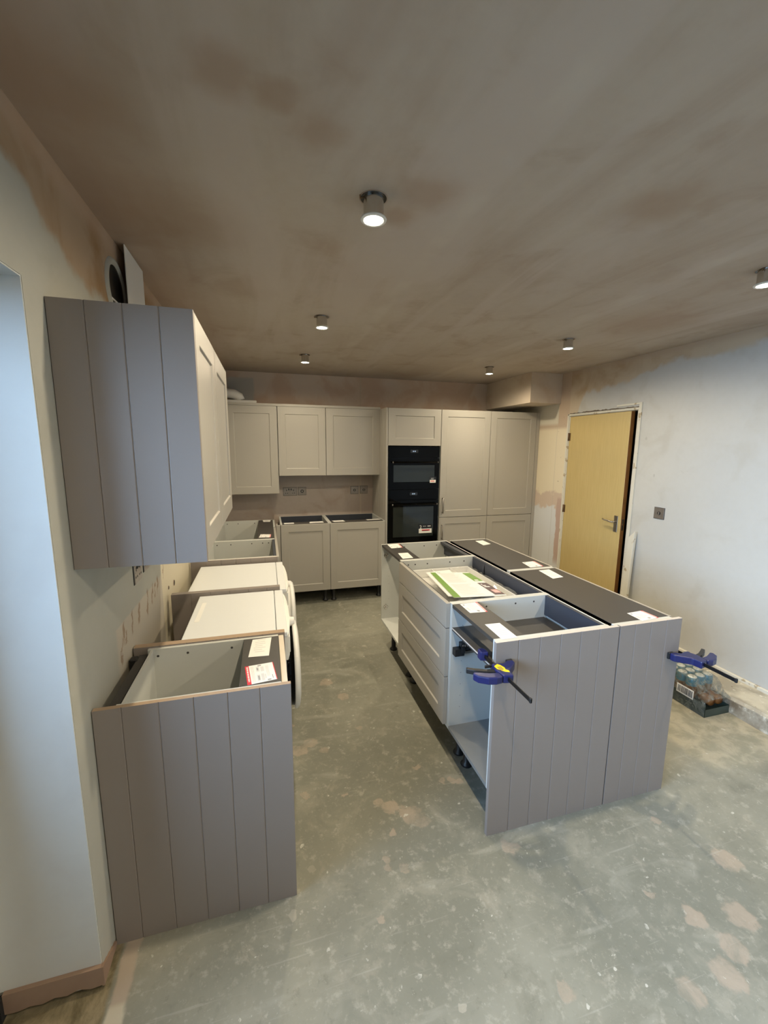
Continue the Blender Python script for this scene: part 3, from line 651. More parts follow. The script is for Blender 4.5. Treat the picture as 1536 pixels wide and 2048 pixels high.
do.location = Vector((2.176, fy-.0016, 0.764))-ORG[d2_.name]; do.rotation_euler = (math.pi/2, 0, 0)

for (u0, u1, lab, hnd) in ((2.392, 2.990, 'tall taupe shaker cabinet with bar handles right of the ovens', True), (2.992, 3.585, 'rightmost tall taupe shaker cabinet beside the right wall', False)):
    r = empty('tall_cabinet', ((u0+u1)/2, 4.55, 0), lab, 'cabinet', 'tall cabinets right of the ovens')
    b = B(); b.box(u0, u1, TY+0.022, D-0.005, 0.15, 2.062, 'carcass'); b.obj('carcass', r)
    t_ = door(r, FR_back, u0+0.0015, u1-0.0015, D-TY-0.020, 0.884, 2.064, fr=0.074)
    l_ = door(r, FR_back, u0+0.0015, u1-0.0015, D-TY-0.020, 0.150, 0.878, fr=0.074)
    if hnd: handle(t_, FR_back, u0+0.034, D-TY, 0.93, 1.11); handle(l_, FR_back, u0+0.034, D-TY, 0.628, 0.806)
    for u in (u0+0.06, u1-0.06):
        for y in (TY+0.08, D-0.08): leg(r, lambda a, d_, z: (a, d_, z), u, y, 0.15)
b = B(); b.box(3.588, XR-0.001, TY+0.0, D-0.002, 0.0, 2.062, 'paint'); tag(b.obj('filler_panel', bev=0.001), 'tall taupe filler strip between the last tall cabinet and right wall', 'panel')

# --- left run: grooved panels (boards with V joints), base units, washing machines
def board_panel(name, loc, lab, edges, y0, y1, z0, z1, m, top, group=None, face=-1, v=0.0026):
    r = empty(name, loc, lab, 'panel', group)
    yf, yb = (y0, y1)
    for a, c in zip(edges, edges[1:]):
        b = B(); va = v if a != edges[0] else 0.0006; vc = v if c != edges[-1] else 0.0006
        b.prism([(a, yf+va, z0), (a+va, yf, z0), (c-vc, yf, z0), (c, yf+vc, z0), (c, yb, z0), (a, yb, z0)], (0, 0, z1-z0), m)
        i = b.mi(top)
        for f in b.bm.faces:
            if all(abs(p.co.z-z1) < 1e-6 for p in f.verts): f.material_index = i
        b.obj('board', r)
    return r
board_panel('end_panel', (0.3, 1.353, 0), 'blue-lit grooved taupe end panel on the near end of the left run', [0.003, 0.081, 0.186, 0.289, 0.393, 0.495, 0.597], 1.353, 1.370, 0.0, 0.858, 'panelpaint', 'mdf')
r = empty('base_cabinet', (0.33, 1.57, 0), 'open-topped base cabinet at the near end of the left run, with two stickers', 'cabinet')
fr = carcass(r, FR_left, 1.3705, 1.7675, 0.060, 0.566, 0.15, 0.852, tp=0.016, railw=0.140, leg_h=0.15, rear=False, backin=0.012)
b = B(); fbox(b, FR_left, 1.3865, 1.7515, 0.030, 0.060, 0.60, 0.835, 'rail'); b.obj('rear_rail', r)
b = B(); shaker(b, FR_left, 1.372, 1.766, 0.567, 0.150, 0.848, 'paint', th=0.021, edge='cream'); b.obj('door', r, bev=0.001)
sticker(fr, [(.461, 1.737, .852), (.538, 1.741, .852), (.526, 1.582, .852), (.449, 1.588, .852)], 'white', seed=3)
sticker(fr, [(.439, 1.517, .852), (.54, 1.527, .852), (.554, 1.403, .852), (.454, 1.388, .852)], 'redbig', seed=4)
b = B(); b.box(0.006, 0.034, 1.700, 1.735, 0.795, 0.842, 'black'); b.cyl((0.034, 1.718, 0.82), (0.056, 1.718, 0.82), 0.014, 'black', n=14); tag(b.obj('cable_plug', bev=0.004), 'black plug on the left wall behind the near base cabinet', 'plug')
board_panel('end_panel', (0.3, 1.785, 0), 'raw-edged panel between near base cabinet and first washing machine', [0.005, 0.10, 0.20, 0.30, 0.40, 0.50, 0.594], 1.768, 1.800, 0.0, 0.858, 'panelpaint', 'mdf')
board_panel('end_panel', (0.3, 2.40, 0), 'panel standing between the two white washing machines', [0.020, 0.12, 0.22, 0.32, 0.42, 0.52, 0.594], 2.388, 2.424, 0.0, 0.858, 'panelpaint', 'panelpaint')
board_panel('end_panel', (0.3, 3.07, 0), 'grooved panel beyond the second washing machine', [0.010, 0.11, 0.21, 0.31, 0.41, 0.51, 0.600], 3.068, 3.086, 0.0, 0.858, 'panelpaint', 'lip')

def washer(y0, y1, x0, x1, zt, lab, dark):
    r = empty('washing_machine', ((x0+x1)/2, (y0+y1)/2, 0), lab, 'washing machine', 'washing machines of the left run')
    yc = (y0+y1)/2
    b = B(); b.box(x0+0.01, x1-0.004, y0+0.003, y1-0.003, 0.012, zt-0.022, 'white'); b.obj('body', r, bev=0.006, seg=2)
    b = B(); b.box(x0, x1-0.045, y0, y1, zt-0.022, zt, 'white'); b.box(x1-0.043, x1+0.004, y0, y1, zt-0.024, zt, 'white'); b.obj('lid', r, bev=0.004, seg=2)
    b = B(); n = 12; pts = []
    for k in range(n+1):
        u = k/n; pts.append((x1-0.004+0.020*math.sin(math.pi*u)**0.6 + 0.008, y0+0.002+(y1-y0-0.004)*u))
    pts = [(x1-0.02, y0+0.002)]+pts+[(x1-0.02, y1-0.002)]
    b.prism([(x, y, zt-0.135) for x, y in pts], (0, 0, 0.115), 'plastic_white', smooth=False); cp = b.obj('control_panel', r)
    b = B(); b.lathe((x1+0.016, yc+0.0, zt-0.075), (1, 0, 0), [(0.030, 0), (0.030, 0.010), (0.025, 0.012), (0.023, 0.030), (0.018, 0.034), (0, 0.034)], 'plastic_white', n=24); b.obj('knob', r)
    b = B(); b.box(x1+0.008, x1+0.016, y0+0.03, y0+0.17, zt-0.115, zt-0.035, 'plastic_white'); b.obj('detergent_drawer', r, bev=0.003)
    # round porthole door
    dc = (x1-0.004, yc, 0.535)
    b = B(); b.lathe(dc, (1, 0, 0), [(0.205, 0.0), (0.205, 0.040), (0.150, 0.044), (0.128, 0.030), (0.06, 0.018), (0, 0.016)], 'blackgloss' if dark else 'plastic_white', n=48, mats=[('blackgloss' if dark else 'plastic_white'), 'plastic_white', 'blackgloss', 'blackgloss', 'blackgloss']); dd = b.obj('porthole_door', r)
    b = B(); b.lathe(dc, (1, 0, 0), [(0.203, 0.040), (0.220, 0.042), (0.224, 0.052), (0.214, 0.064), (0.185, 0.070), (0.155, 0.064), (0.150, 0.044)], 'plastic_white', n=48); b.obj('door_ring', dd)
    b = B(); b.box(x1-0.004, x1+0.002, y0+0.01, y1-0.01, 0.02, 0.10, 'plastic_white'); b.obj('kick_panel', r, bev=0.002)
    for (x, y) in ((x0+0.06, y0+0.06), (x0+0.06, y1-0.06), (x1-0.06, y0+0.06), (x1-0.06, y1-0.06)):
        b = B(); b.cyl((x, y, 0), (x, y, 0.014), 0.022, 'rubber', n=14); b.obj('foot', r)
    return r
wm = washer(1.806, 2.382, 0.165, 0.604, 0.840, 'white front-loading washing machine nearest the camera, black porthole door', True)
b = B(); b.prism([(0.190, 2.02, 0.8402), (0.212, 2.02, 0.8402), (0.214, 2.27, 0.8402), (0.194, 2.27, 0.8402)], (0, 0, .0005), 'paper'); b.obj('tape_strip', wm)
washer(2.444, 3.052, 0.079, 0.628, 0.822, 'second white washing machine, further along by the grooved panel', False)

for (u0, u1, lab, i) in ((3.090, 3.700, 'open-topped empty base cabinet with pale blue inside, beyond the washing machines', 0), (3.702, 4.70, 'open-topped corner base cabinet with dark front rail and stickers', 1)):
    r = empty('base_cabinet', (0.33, (u0+u1)/2, 0), lab, 'cabinet')
    fr = carcass(r, FR_left, u0, u1, 0.085, 0.590, 0.15, 0.856, rail='flat' if i else None, railw=0.145, leg_h=0.15, rear=False)
    if not i:
        b = B(); fbox(b, FR_left, u0+.018, u1-.018, 0.572, 0.590, 0.74, 0.856, 'raildark'); b.obj('front_rail', r)
        door(r, FR_left, u0+.002, u1-.002, 0.592, 0.15, 0.852)
    else:
        b = B(); shaker(b, FR_left, u0+.002, 4.250, 0.592, 0.150, 0.852, 'paint'); b.obj('door', r, bev=.001)
        b = B(); fbox(b, FR_left, 4.285, 4.70, 0.592, 0.610, 0.15, 0.852, 'carcass'); b.obj('blank_panel', r)
        sticker(fr, [(.485, 4.675, .856), (.571, 4.67, .856), (.563, 4.56, .856), (.495, 4.565, .856)], 'white', seed=8)
        sticker(fr, [(.473, 3.916, .856), (.566, 3.893, .856), (.559, 3.76, .856), (.458, 3.775, .856)], 'red', seed=9)

# --- left run wall units
board_panel('end_panel', (0.18, 1.348, 1.307), 'large grooved taupe end panel of the left wall cabinets', [0.002, 0.088, 0.179, 0.269, 0.3565], 1.348, 1.366, 1.307, 2.041, 'panelpaint', 'panelpaint')
for (u0, u1, lab) in ((1.367, 1.848, 'first taupe shaker wall cabinet on the left wall, behind the grooved end panel'), (1.850, 2.390, 'second taupe shaker wall cabinet on the left wall, the far one')):
    r = empty('wall_cabinet', (0.17, (u0+u1)/2, 1.325), lab, 'cabinet', 'wall cabinets of the left wall')
    b = B(); b.box(0.0, 0.336, u0, u1, 1.327, 2.037, 'carcass'); b.obj('carcass', r)
    door(r, FR_left, u0+.0015, u1-.0015, 0.337, 1.325, 2.040, fr=0.075)
# duct vent above
r = empty('wall_vent', (0.0, 1.93, 2.23), 'round extractor vent opening with pale ring high on the left wall', 'vent')
b = B(); b.lathe((0.0005, 1.955, 2.255), (1, 0, 0), [(0.116, 0), (0.110, 0.008), (0.100, 0.010), (0.090, 0.004), (0.088, 0.001)], 'wleft', n=40); b.obj('ring', r)
b = B(); b.lathe((0.0005, 1.955, 2.255), (1, 0, 0), [(0.089, 0.002), (0, 0.001)], 'ovenbody', n=40); b.obj('duct_opening', r)
b = B(); b.box(0.002, 0.006, 1.875, 2.035, 2.205, 2.211, 'plastic_white'); b.obj('crossbar', r)
b = B(); b.prism([(0.030, 1.99, 2.0415), (0.030, 2.25, 2.0415), (0.030, 2.25, 2.438), (0.030, 1.993, 2.442)], (0.004, 0, 0), 'plastic_white'); tag(b.obj('duct_plate', bev=0.0008), 'flat white duct plate standing on top of the left wall cabinets', 'duct')
# ducting on the corner wall cabinet
r = empty('vent_duct', (0.30, 4.70, 2.091), 'white flat channel duct with round elbow lying on the corner wall cabinet', 'duct')
b = B(); b.box(0.02, 0.470, 4.60, 4.70, 2.091, 2.122, 'plastic_white'); b.obj('flat_channel', r, bev=0.003)
b = B(); b.tube([(0.02, 4.66, 2.185), (0.18, 4.66, 2.19), (0.25, 4.66, 2.182), (0.298, 4.66, 2.155), (0.31, 4.66, 2.122)], [.045, .047, .05, .05, .048], 'plastic_white', 20); b.obj('elbow', r)

# ------------------------------------------------------------------ island
ZI = 0.890
ISL = 'island cabinets'
# near open cabinet
r = empty('base_cabinet', (1.70, 1.61, 0), 'nearest island cabinet, open front with dark shelf and clamp on it', 'cabinet')
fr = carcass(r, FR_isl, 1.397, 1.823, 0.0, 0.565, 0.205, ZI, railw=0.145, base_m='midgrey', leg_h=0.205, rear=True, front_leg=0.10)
b = B(); fbox(b, FR_isl, 1.415, 1.805, 0.026, 0.563, 0.752, 0.768, 'rail'); b.obj('shelf', r, bev=.001)
b = B(); fbox(b, FR_isl, 1.415, 1.805, 0.563, 0.5655, 0.763, 0.768, 'lip'); b.obj('shelf_edge', r)
sticker(fr, [(1.446, 1.798, ZI), (1.542, 1.800, ZI), (1.532, 1.675, ZI), (1.443, 1.682, ZI)], 'red', seed=11)
sticker(fr, [(1.446, 1.549, ZI), (1.518, 1.547, ZI), (1.515, 1.402, ZI), (1.441, 1.4, ZI)], 'white', seed=12)
b = B()   # drawer runner with black catch on the far side wall
b.box(1.425, 1.60, 1.790, 1.8048, 0.624, 0.640, 'steel'); b.box(1.44, 1.86, 1.794, 1.8048, 0.640, 0.652, 'steel')
ru = b.obj('drawer_runner', r, bev=0.001)
b = B(); b.box(1.418, 1.470, 1.770, 1.8046, 0.625, 0.664, 'black'); b.box(1.452, 1.520, 1.774, 1.8046, 0.652, 0.690, 'black'); b.box(1.452, 1.472, 1.768, 1.80, 0.64, 0.672, 'black')
for k in range(5): b.box(1.458+.012*k, 1.466+.012*k, 1.772, 1.776, 0.672, 0.684, 'steel')
b.obj('runner_catch', ru, bev=0.002)
# drawer unit
r = empty('drawer_cabinet', (1.70, 2.23, 0), 'middle island drawer cabinet with pale slab drawer over two shaker drawers', 'cabinet')
carcass(r, FR_isl, 1.8235, 2.6365, 0.0, 0.565, 0.205, ZI, rail=None, leg_h=0.205, rear=True, front_leg=0.10)
b = B(); fbox(b, FR_isl, 1.842, 2.618, 0.556, 0.564, 0.76, 0.884, 'rail'); b.obj('front_rail', r)
rb = None
b = B(); fbox(b, FR_isl, 1.842, 2.618, 0.0262, 0.0275, 0.70, ZI-0.006, 'raildark'); rb = b.obj('inner_back', r)
for q, k in (([(1.948, 2.56, .872), (1.948, 2.44, .872), (1.948, 2.44, .790), (1.948, 2.56, .790)], 'red'), ([(1.948, 2.21, .868), (1.948, 2.055, .868), (1.948, 2.055, .79), (1.948, 2.21, .79)], 'white'), ([(1.948, 2.03, .845), (1.948, 1.93, .845), (1.948, 1.93, .77), (1.948, 2.03, .77)], 'white')):
    sticker(rb, q, k, seed=21, z_off=-0.0005)
UA, UB = 1.8255, 2.5985
for (z0, z1, kind) in ((0.7580, ZI-0.001, 'slab'), (0.4925, 0.7535, 'sh'), (0.223, 0.4880, 'sh')):
    b = B()
    if kind == 'slab': slab(b, FR_isl, UA, UB, 0.566, z0, z1, 'paint', th=0.022)
    else: shaker(b, FR_isl, UA, UB, 0.566, z0, z1, 'paint', th=0.022, fr=0.070, rec=0.008)
    b.obj('drawer', r, bev=0.0012)
# far open cabinet
r = empty('base_cabinet', (1.70, 2.89, 0), 'farthest island cabinet, open white front with hinge plates', 'cabinet')
fr = carcass(r, FR_isl, 2.637, 3.137, 0.0, 0.565, 0.250, ZI, railw=0.150, leg_h=0.250, rear='L', front_leg=0.10, backin=0.0)
sticker(fr, [(1.451, 3.108, ZI), (1.549, 3.112, ZI), (1.54, 2.988, ZI), (1.448, 2.981, ZI)], 'red', seed=13)
sticker(fr, [(1.451, 2.826, ZI), (1.527, 2.826, ZI), (1.517, 2.679, ZI), (1.438, 2.674, ZI)], 'white', seed=14)
for z in (0.80, 0.37):
    b = B(); b.box(1.428, 1.462, 3.113, 3.119, z-.008, z+.008, 'chrome'); b.box(1.439, 1.451, 3.111, 3.119, z-.022, z+.022, 'chrome'); b.cyl((1.445, 3.108, z), (1.445, 3.119, z), .005, 'ink', n=8); b.obj('hinge_plate', r, bev=.001)
# shallow units at the back of the island
for (u0, u1, lab, q1, q2) in ((1.397, 2.240, 'near shallow island cabinet with dark top board and stickers', [(2.165, 1.49), (2.263, 1.498), (2.266, 1.411), (2.16, 1.400)], [(2.191, 2.196), (2.272, 2.201), (2.253, 2.042), (2.169, 2.029)]),
                        (2.242, 3.130, 'far shallow island cabinet with dark top board and stickers', [(2.198, 2.387), (2.299, 2.395), (2.283, 2.272), (2.181, 2.268)], [(2.201, 3.058), (2.274, 3.065), (2.273, 2.929), (2.192, 2.903)])):
    r = empty('shallow_cabinet', (2.17, (u0+u1)/2, 0), lab, 'cabinet', 'shallow cabinets at the back of the island')
    top = carcass(r, FR_rear, u0, u1, 0.0, 0.328, 0.17, ZI, rail=None, rear=False, top=True, solid_top='rail', leg_h=0.17, holes=False, front_leg=0.06)
    b = B(); fbox(b, FR_rear, u0+0.02, (u0+u1)/2-0.001, 0.330, 0.348, 0.17, ZI-0.002, 'paint'); b.obj('door', r, bev=.001)
    b = B(); fbox(b, FR_rear, (u0+u1)/2+0.001, u1-0.002, 0.330, 0.348, 0.17, ZI-0.002, 'paint'); b.obj('door', r, bev=.001)
    sticker(top, [(x, y, ZI) for x, y in q1], 'red', seed=31); sticker(top, [(x, y, ZI) for x, y in q2], 'white', seed=32)
board_panel('end_panel', (1.70, 1.379, 0), 'wide grooved taupe panel clamped to the near end of the island', [1.403, 1.507, 1.609, 1.710, 1.811, 1.909, 2.0120], 1.3785, 1.3960, 0.0, 0.8905, 'panelpaint', 'lip')  # top edge coloured paler to carry the downlight falling on it
board_panel('end_panel', (2.19, 1.379, 0), 'narrower grooved taupe panel clamped at the right end of the island', [2.0185, 2.102, 2.191, 2.281, 2.3700], 1.3785, 1.3960, 0.0, 0.8905, 'panelpaint', 'lip')  # same paler top edge, downlight put into the colour

# --- clamps
def clamp(x, z, sgn, yend, lab, label_patch):
    """quick bar clamp lying level; sgn +1: jaws reach towards +x (handle to -x)"""
    r = empty('bar_clamp', (x, 1.37, z), lab, 'clamp', 'clamps holding the island end panels')
    X = lambda d: x+sgn*d
    b = B(); b.box(x-0.003, x+0.003, yend, 1.475, z-0.008, z+0.008, 'bar'); b.obj('bar', r, bev=0.0015)
    b = B(); b.box(x-0.0045, x+0.0045, yend, yend+0.010, z-0.0095, z+0.0095, 'black'); b.obj('end_stop', r, bev=0.002)
    th = 0.030
    def poly(name, pts, m, h=th, zo=0.0, bev=0.005, parent=r):
        b = B(); b.prism([(X(a), y, z-h/2+zo) for a, y in pts], (0, 0, h), m); return b.obj(name, parent, bev=bev, seg=2)
    body = poly('sliding_jaw', [(-0.018, 1.362), (-0.018, 1.345), (-0.028, 1.318), (-0.020, 1.270), (0.020, 1.262), (0.026, 1.300), (0.050, 1.320), (0.078, 1.345), (0.080, 1.366), (0.056, 1.368), (0.030, 1.352), (0.010, 1.358)], 'blue', 0.034)
    poly('pad', [(0.054, 1.366), (0.082, 1.366), (0.082, 1.3780), (0.054, 1.3780)], 'black', 0.032, bev=0.003)
    poly('grip', [(-0.022, 1.268), (-0.024, 1.300), (-0.060, 1.305), (-0.092, 1.318), (-0.112, 1.328), (-0.122, 1.318), (-0.112, 1.294), (-0.080, 1.272), (-0.050, 1.265)], 'blue', 0.030)
    poly('trigger', [(-0.022, 1.312), (-0.024, 1.334), (-0.060, 1.342), (-0.100, 1.362), (-0.122, 1.374), (-0.128, 1.360), (-0.100, 1.340), (-0.060, 1.322)], 'black', 0.020, bev=0.003)
    poly('fixed_jaw', [(-0.016, 1.480), (-0.018, 1.450), (0.008, 1.440), (0.016, 1.440), (0.016, 1.470), (0.006, 1.486)], 'blue', 0.040)
    poly('release_lever', [(-0.010, 1.366), (-0.012, 1.376), (-0.040, 1.376), (-0.044, 1.366)], 'black', 0.010, bev=0.002)
    if label_patch:
        b = B(); pts = [(0.000, 1.350), (-0.020, 1.338), (-0.020, 1.318), (0.000, 1.292), (0.016, 1.284), (0.018, 1.296), (0.010, 1.306), (0.014, 1.318), (0.008, 1.340)]
        b.prism([(X(a), y, z+0.0172) for a, y in pts], (0, 0, 0.0008), 'yellow')
        for k in range(3): b.box(X(-0.012+0.006*k), X(-0.009+0.006*k), 1.300+0.003*k, 1.330, z+0.018, z+0.0184, 'brownprint')
        b.obj('label', body)
    return r
clamp(1.3925, 0.800, +1, 1.125, 'navy bar clamp with yellow label on the left edge of the island panel', True)
clamp(2.3835, 0.717, -1, 1.130, 'navy bar clamp on the right edge of the island panel, by the wall', False)

# --- things in the drawer cabinet
r = empty('cutlery_tray', (1.69, 2.25, 0.78), 'white plastic tray in clear wrap inside the island drawer cabinet', 'tray')
b = B(); zb = 0.765
b.box(1.47, 1.90, 1.93, 2.60, zb, zb+0.004, 'plastic_white'); b.obj('base', r)
b = B()
for (x0, x1, y0, y1) in ((1.47, 1.478, 1.93, 2.60), (1.892, 1.90, 1.93, 2.60), (1.478, 1.892, 1.93, 1.938), (1.478, 1.892, 2.592, 2.60), (1.62, 1.626, 1.938, 2.592), (1.76, 1.766, 1.938, 2.592)): b.box(x0, x1, y0, y1, zb+0.004, zb+0.062, 'plastic_white')
b.obj('rim', r, bev=0.003)
b = B(); rnd = random.Random(5); nx, ny = 13, 20; V = []
for j in range(ny+1):
    row = []
    for i in range(nx+1):
        x = 1.455+0.465*i/nx; y = 1.90+0.715*j/ny
        e = 1.0 if (i < 7 or i > nx-5 or j > ny-12) else 0.25
        row.append(b.bm.verts.new((x, y, zb+0.060+e*rnd.uniform(0, 0.020)-(0.012 if i in (0, nx) or j in (0, ny) else 0))))
    V.append(row)
for j in range(ny):
    for i in range(nx): b.face([V[j][i], V[j][i+1], V[j+1][i+1], V[j+1][i]], 'film', False)
b.obj('wrapping', r)
def sheet(name, pts, z, parts, lab, tilt=0.0):
    r = empty(name, (pts[0][0], pts[0][1], z), lab, 'leaflet', 'leaflets on the wrapped tray')
    P = [Vector((x, y, z)) for x, y in pts]
    P[2].z += tilt; P[3].z += tilt
    def at(u, v, h): return P[0].lerp(P[1], u).lerp(P[3].lerp(P[2], u), v)+Vector((0, 0, h))
    b = B(); b.prism([at(0,0,0), at(1,0,0), at(1,1,0), at(0,1,0)], (0, 0, 0.002), 'paper'); b.obj('page', r)
    b = B()
    for (u0, u1, v0, v1, m, h) in parts: b.prism([at(u0,v0,h), at(u1,v0,h), at(u1,v1,h), at(u0,v1,h)], (0, 0, 0.0004), m)
    b.obj('print', r)
pr = []
rnd = random.Random(9)
for k in range(30):
    v = 0.04+0.031*k
    if 0.47 < v < 0.52: continue
    pr.append((0.20, 0.20+0.35*rnd.uniform(.6, 1)+.12, v, v+0.010, 'inkfaint', 0.0022))
pr.append((0.0, 0.13, 0.0, 1.0, 'green', 0.0022)); pr.append((0.80, 1.0, 0.04, 0.42, 'green', 0.0022)); pr.append((0.80, 1.0, 0.50, 0.97, 'brownprint', 0.0022)); pr.append((.16, .24, .015, .03, 'ink', .0024))
for k in range(3): pr.append((0.83, 0.86+0.04*k, 0.55+0.05*k, 0.58+0.05*k, 'paper', 0.0026))
pr.append((0.84, 0.92, 0.36, 0.40, 'paper', 0.0026)); pr.append((0.86, 0.98, 0.78, 0.90, 'redpale', 0.0026))
sheet('leaflet', [(1.546, 2.430), (1.79, 2.375), (1.80, 1.935), (1.499, 1.975)], 0.8540, pr, 'white instruction leaflet with green and brown panels, on the wrapped tray')
sheet('leaflet', [(1.520, 2.450), (1.70, 2.47), (1.62, 1.98), (1.482, 2.010)], 0.8500, [(0.0, 0.05, 0, 1, 'inkfaint', .0022)], 'plain white leaflet poking out below the green-striped leaflet')

# ------------------------------------------------------------------ sockets, switch
def plate(name, F, uc, zc, wd, ht, lab, cat, kind, group):
    """F maps (u, d, z); plate centred on uc, zc"""
    r = empty(name, F(uc, 0, zc-ht/2), lab, cat, group)
    b = B(); fbox(b, F, uc-wd/2, uc+wd/2, 0.0, 0.006, zc-ht/2, zc+ht/2, 'nickel'); b.obj('plate', r, bev=0.0012)
    b = B(); fbox(b, F, uc-wd/2-.0025, uc+wd/2+.0025, 0.0, 0.0025, zc-ht/2-.0025, zc+ht/2+.0025, 'black'); b.obj('gasket', r)
    b = B()
    if kind == 'double':
        for s_ in (-1, 1):
            c = uc+s_*wd*0.26
            fbox(b, F, c-.004, c+.004, .006, .0066, zc+.006, zc+.022, 'black')
            fbox(b, F, c-.015, c-.006, .006, .0066, zc-.022, zc-.014, 'black'); fbox(b, F, c+.006, c+.015, .006, .0066, zc-.022, zc-.014, 'black')
        b.obj('pin_holes', r); b = B()
        for s_ in (-1, 1): fbox(b, F, uc+s_*.013-.006, uc+s_*.013+.006, .006, .010, zc+.014, zc+.034, 'black')
        b.obj('rocker', r, bev=.001)
    elif kind == 'round':
        p = F(uc, .006, zc); q = F(uc, .0075, zc); b.cyl(p, q, .019, 'black', n=20); p = F(uc, .0075, zc); q = F(uc, .009, zc); b.cyl(p, q, .010, 'nickel', n=16); b.obj('outlet', r)
    elif kind == 'switch':
        fbox(b, F, uc-.006, uc+.006, .006, .011, zc-.012, zc+.012, 'nickel'); p = F(uc, .006, zc); q = F(uc, .0068, zc); b.cyl(p, q, .016, 'black', n=20); b.obj('rocker', r, bev=.001)
    b = B()
    for s_ in (-1, 1): b.cyl(F(uc+s_*wd*0.36, .006, zc), F(uc+s_*wd*0.36, .0068, zc), .003, 'steel', n=8)
    b.obj('screw', r)
    return r
FB = FR_back
FL = FR_left
def FRt(u, d, z): return (XR-d, u, z)
plate('wall_socket', FB, 0.796, 1.148, 0.148, 0.090, 'double socket plate on back wall under the middle wall cabinet', 'socket', 'double', None)
plate('wall_socket', FB, 0.932, 1.149, 0.088, 0.088, 'single round-outlet plate just right of the double socket', 'socket', 'round', None)
plate('wall_switch', FB, 1.546, 1.150, 0.088, 0.088, 'left one of the two switch plates near the oven tower', 'switch', 'switch', None)
plate('wall_switch', FB, 1.660, 1.152, 0.088, 0.088, 'right one of the two switch plates, closest to the oven tower', 'switch', 'switch', None)
plate('wall_socket', FL, 1.915, 1.136, 0.100, 0.090, 'metal socket plate on left wall under the wall cabinets, nearer one', 'socket', 'double', None)
plate('wall_socket', FL, 2.060, 1.150, 0.110, 0.090, 'metal socket plate on left wall under the wall cabinets, farther one', 'socket', 'double', None)
plate('wall_switch', FRt, 2.624, 1.142, 0.090, 0.090, 'square nickel switch plate alone on the right wall by the door', 'switch', 'switch', None)
for (y, z, r_) in ((2.58, 0.868, 0.016), (2.44, 0.885, 0.010)):
    b = B(); b.lathe((0.0004, y, z), (1, 0, 0), [(0, .0008), (r_*.8, .0006), (r_, .002), (r_*1.15, .0)], 'ovenbody', n=14, mats=['ovenbody', 'ovenbody', 'bare']); tag(b.obj('wall_hole'), 'small %s dark cable hole in the left wall above the washing machine panel' % ('farther' if y > 2.5 else 'nearer'), 'hole')

# ------------------------------------------------------------------ leaning board, bottle pack
b = B(); b.prism([(3.555, 2.790, 0.0), (3.555, 2.862, 0.0), (3.578, 2.862, 0.0), (3.578, 2.790, 0.0)], (0.0, 0, 0.0001), 'timberwhite'); b.bm.free()
b = B(); v0 = [(3.545, 2.795, 0.0), (3.545, 2.865, 0.0), (3.572, 2.865, 0.0), (3.572, 2.795, 0.0)]; v1 = [(3.590, 2.802, 0.955), (3.590, 2.862, 0.895), (3.617, 2.862, 0.895), (3.617, 2.802, 0.955)]
a = [b.bm.verts.new(p) for p in v0]; c = [b.bm.verts.new(p) for p in v1]
b.face(a, 'timberwhite'); b.face(c, 'timberwhite')
for i in range(4): b.face([a[i], a[(i+1)%4], c[(i+1)%4], c[i]], 'timberwhite')
tag(b.obj('timber_board', bev=0.003), 'old cream-painted timber board leaning on the right wall by the door', 'board')

CR = 'capped cans in the shrink-wrapped pack'
def can(x, y, h):
    r = empty('drink_can', (x, y, 0.004), 'teal drink can with pale cap in the shrink-wrapped pack', 'can', CR)
    b = B(); b.lathe((x, y, 0.004), (0, 0, 1), [(0, 0), (.027, 0), (.0315, .006), (.0315, h*0.33)], 'darkteal', n=20); b.lathe((x, y, 0.004), (0, 0, 1), [(.0315, h*.33), (.0315, h*0.72)], 'amber', n=20); b.lathe((x, y, 0.004), (0, 0, 1), [(.0315, h*.72), (.0315, h-.012), (.027, h-.004), (.026, h-.002)], 'canblue', n=20); b.obj('body', r)
    b = B(); b.lathe((x, y, 0.004), (0, 0, 1), [(.026, h-.006), (.026, h), (.022, h+.003), (0, h+.0015)], 'canlid', n=20); b.obj('cap', r); return r
proto = None
for j in range(4):
    for i in range(3):
        x = 3.162+0.0655*i; y = 1.865+0.0655*j
        if proto is None: proto = can(x, y, 0.200); continue
        c = proto.copy(); COL.objects.link(c); c.location = (x, y, 0.004)
        for ch in proto.children:
            q = ch.copy(); COL.objects.link(q); q.parent = c
for i in range(2):   # two cans lying on their side at the torn end
    r = empty('drink_can', (3.225+0.066*i, 1.79, 0.004), 'amber drink can lying at the torn end of the pack, %s one' % ('left' if i == 0 else 'right'), 'can')
    b = B(); b.lathe((3.205+0.066*i, 1.755, 0.085), (0, 1, 0), [(0, 0.0), (.026, 0), (.031, .006), (.031, .066)], 'amber', n=20); b.obj('body', r)
r = empty('bottle_pack_wrap', (3.23, 1.93, 0), 'torn clear shrink wrap around the cans on the floor by the ledge', 'packaging')
b = B(); b.box(3.127, 3.331, 1.736, 2.13, 0.0005, 0.003, 'darkteal')
b.box(3.127, 3.1285, 1.736, 2.13, 0.002, 0.085, 'darkteal'); b.box(3.127, 3.331, 1.736, 1.7375, 0.002, 0.052, 'darkteal'); b.box(3.3295, 3.331, 1.736, 2.13, 0.002, 0.055, 'darkteal'); b.obj('printed_base', r)
b = B(); rnd = random.Random(3); ny, path = 26, [(3.124, 0.0), (3.122, 0.07), (3.123, 0.14), (3.126, 0.200), (3.160, 0.214), (3.20, 0.212), (3.25, 0.214), (3.30, 0.213), (3.330, 0.198), (3.334, 0.14), (3.334, 0.07), (3.333, 0.0)]
rows = []
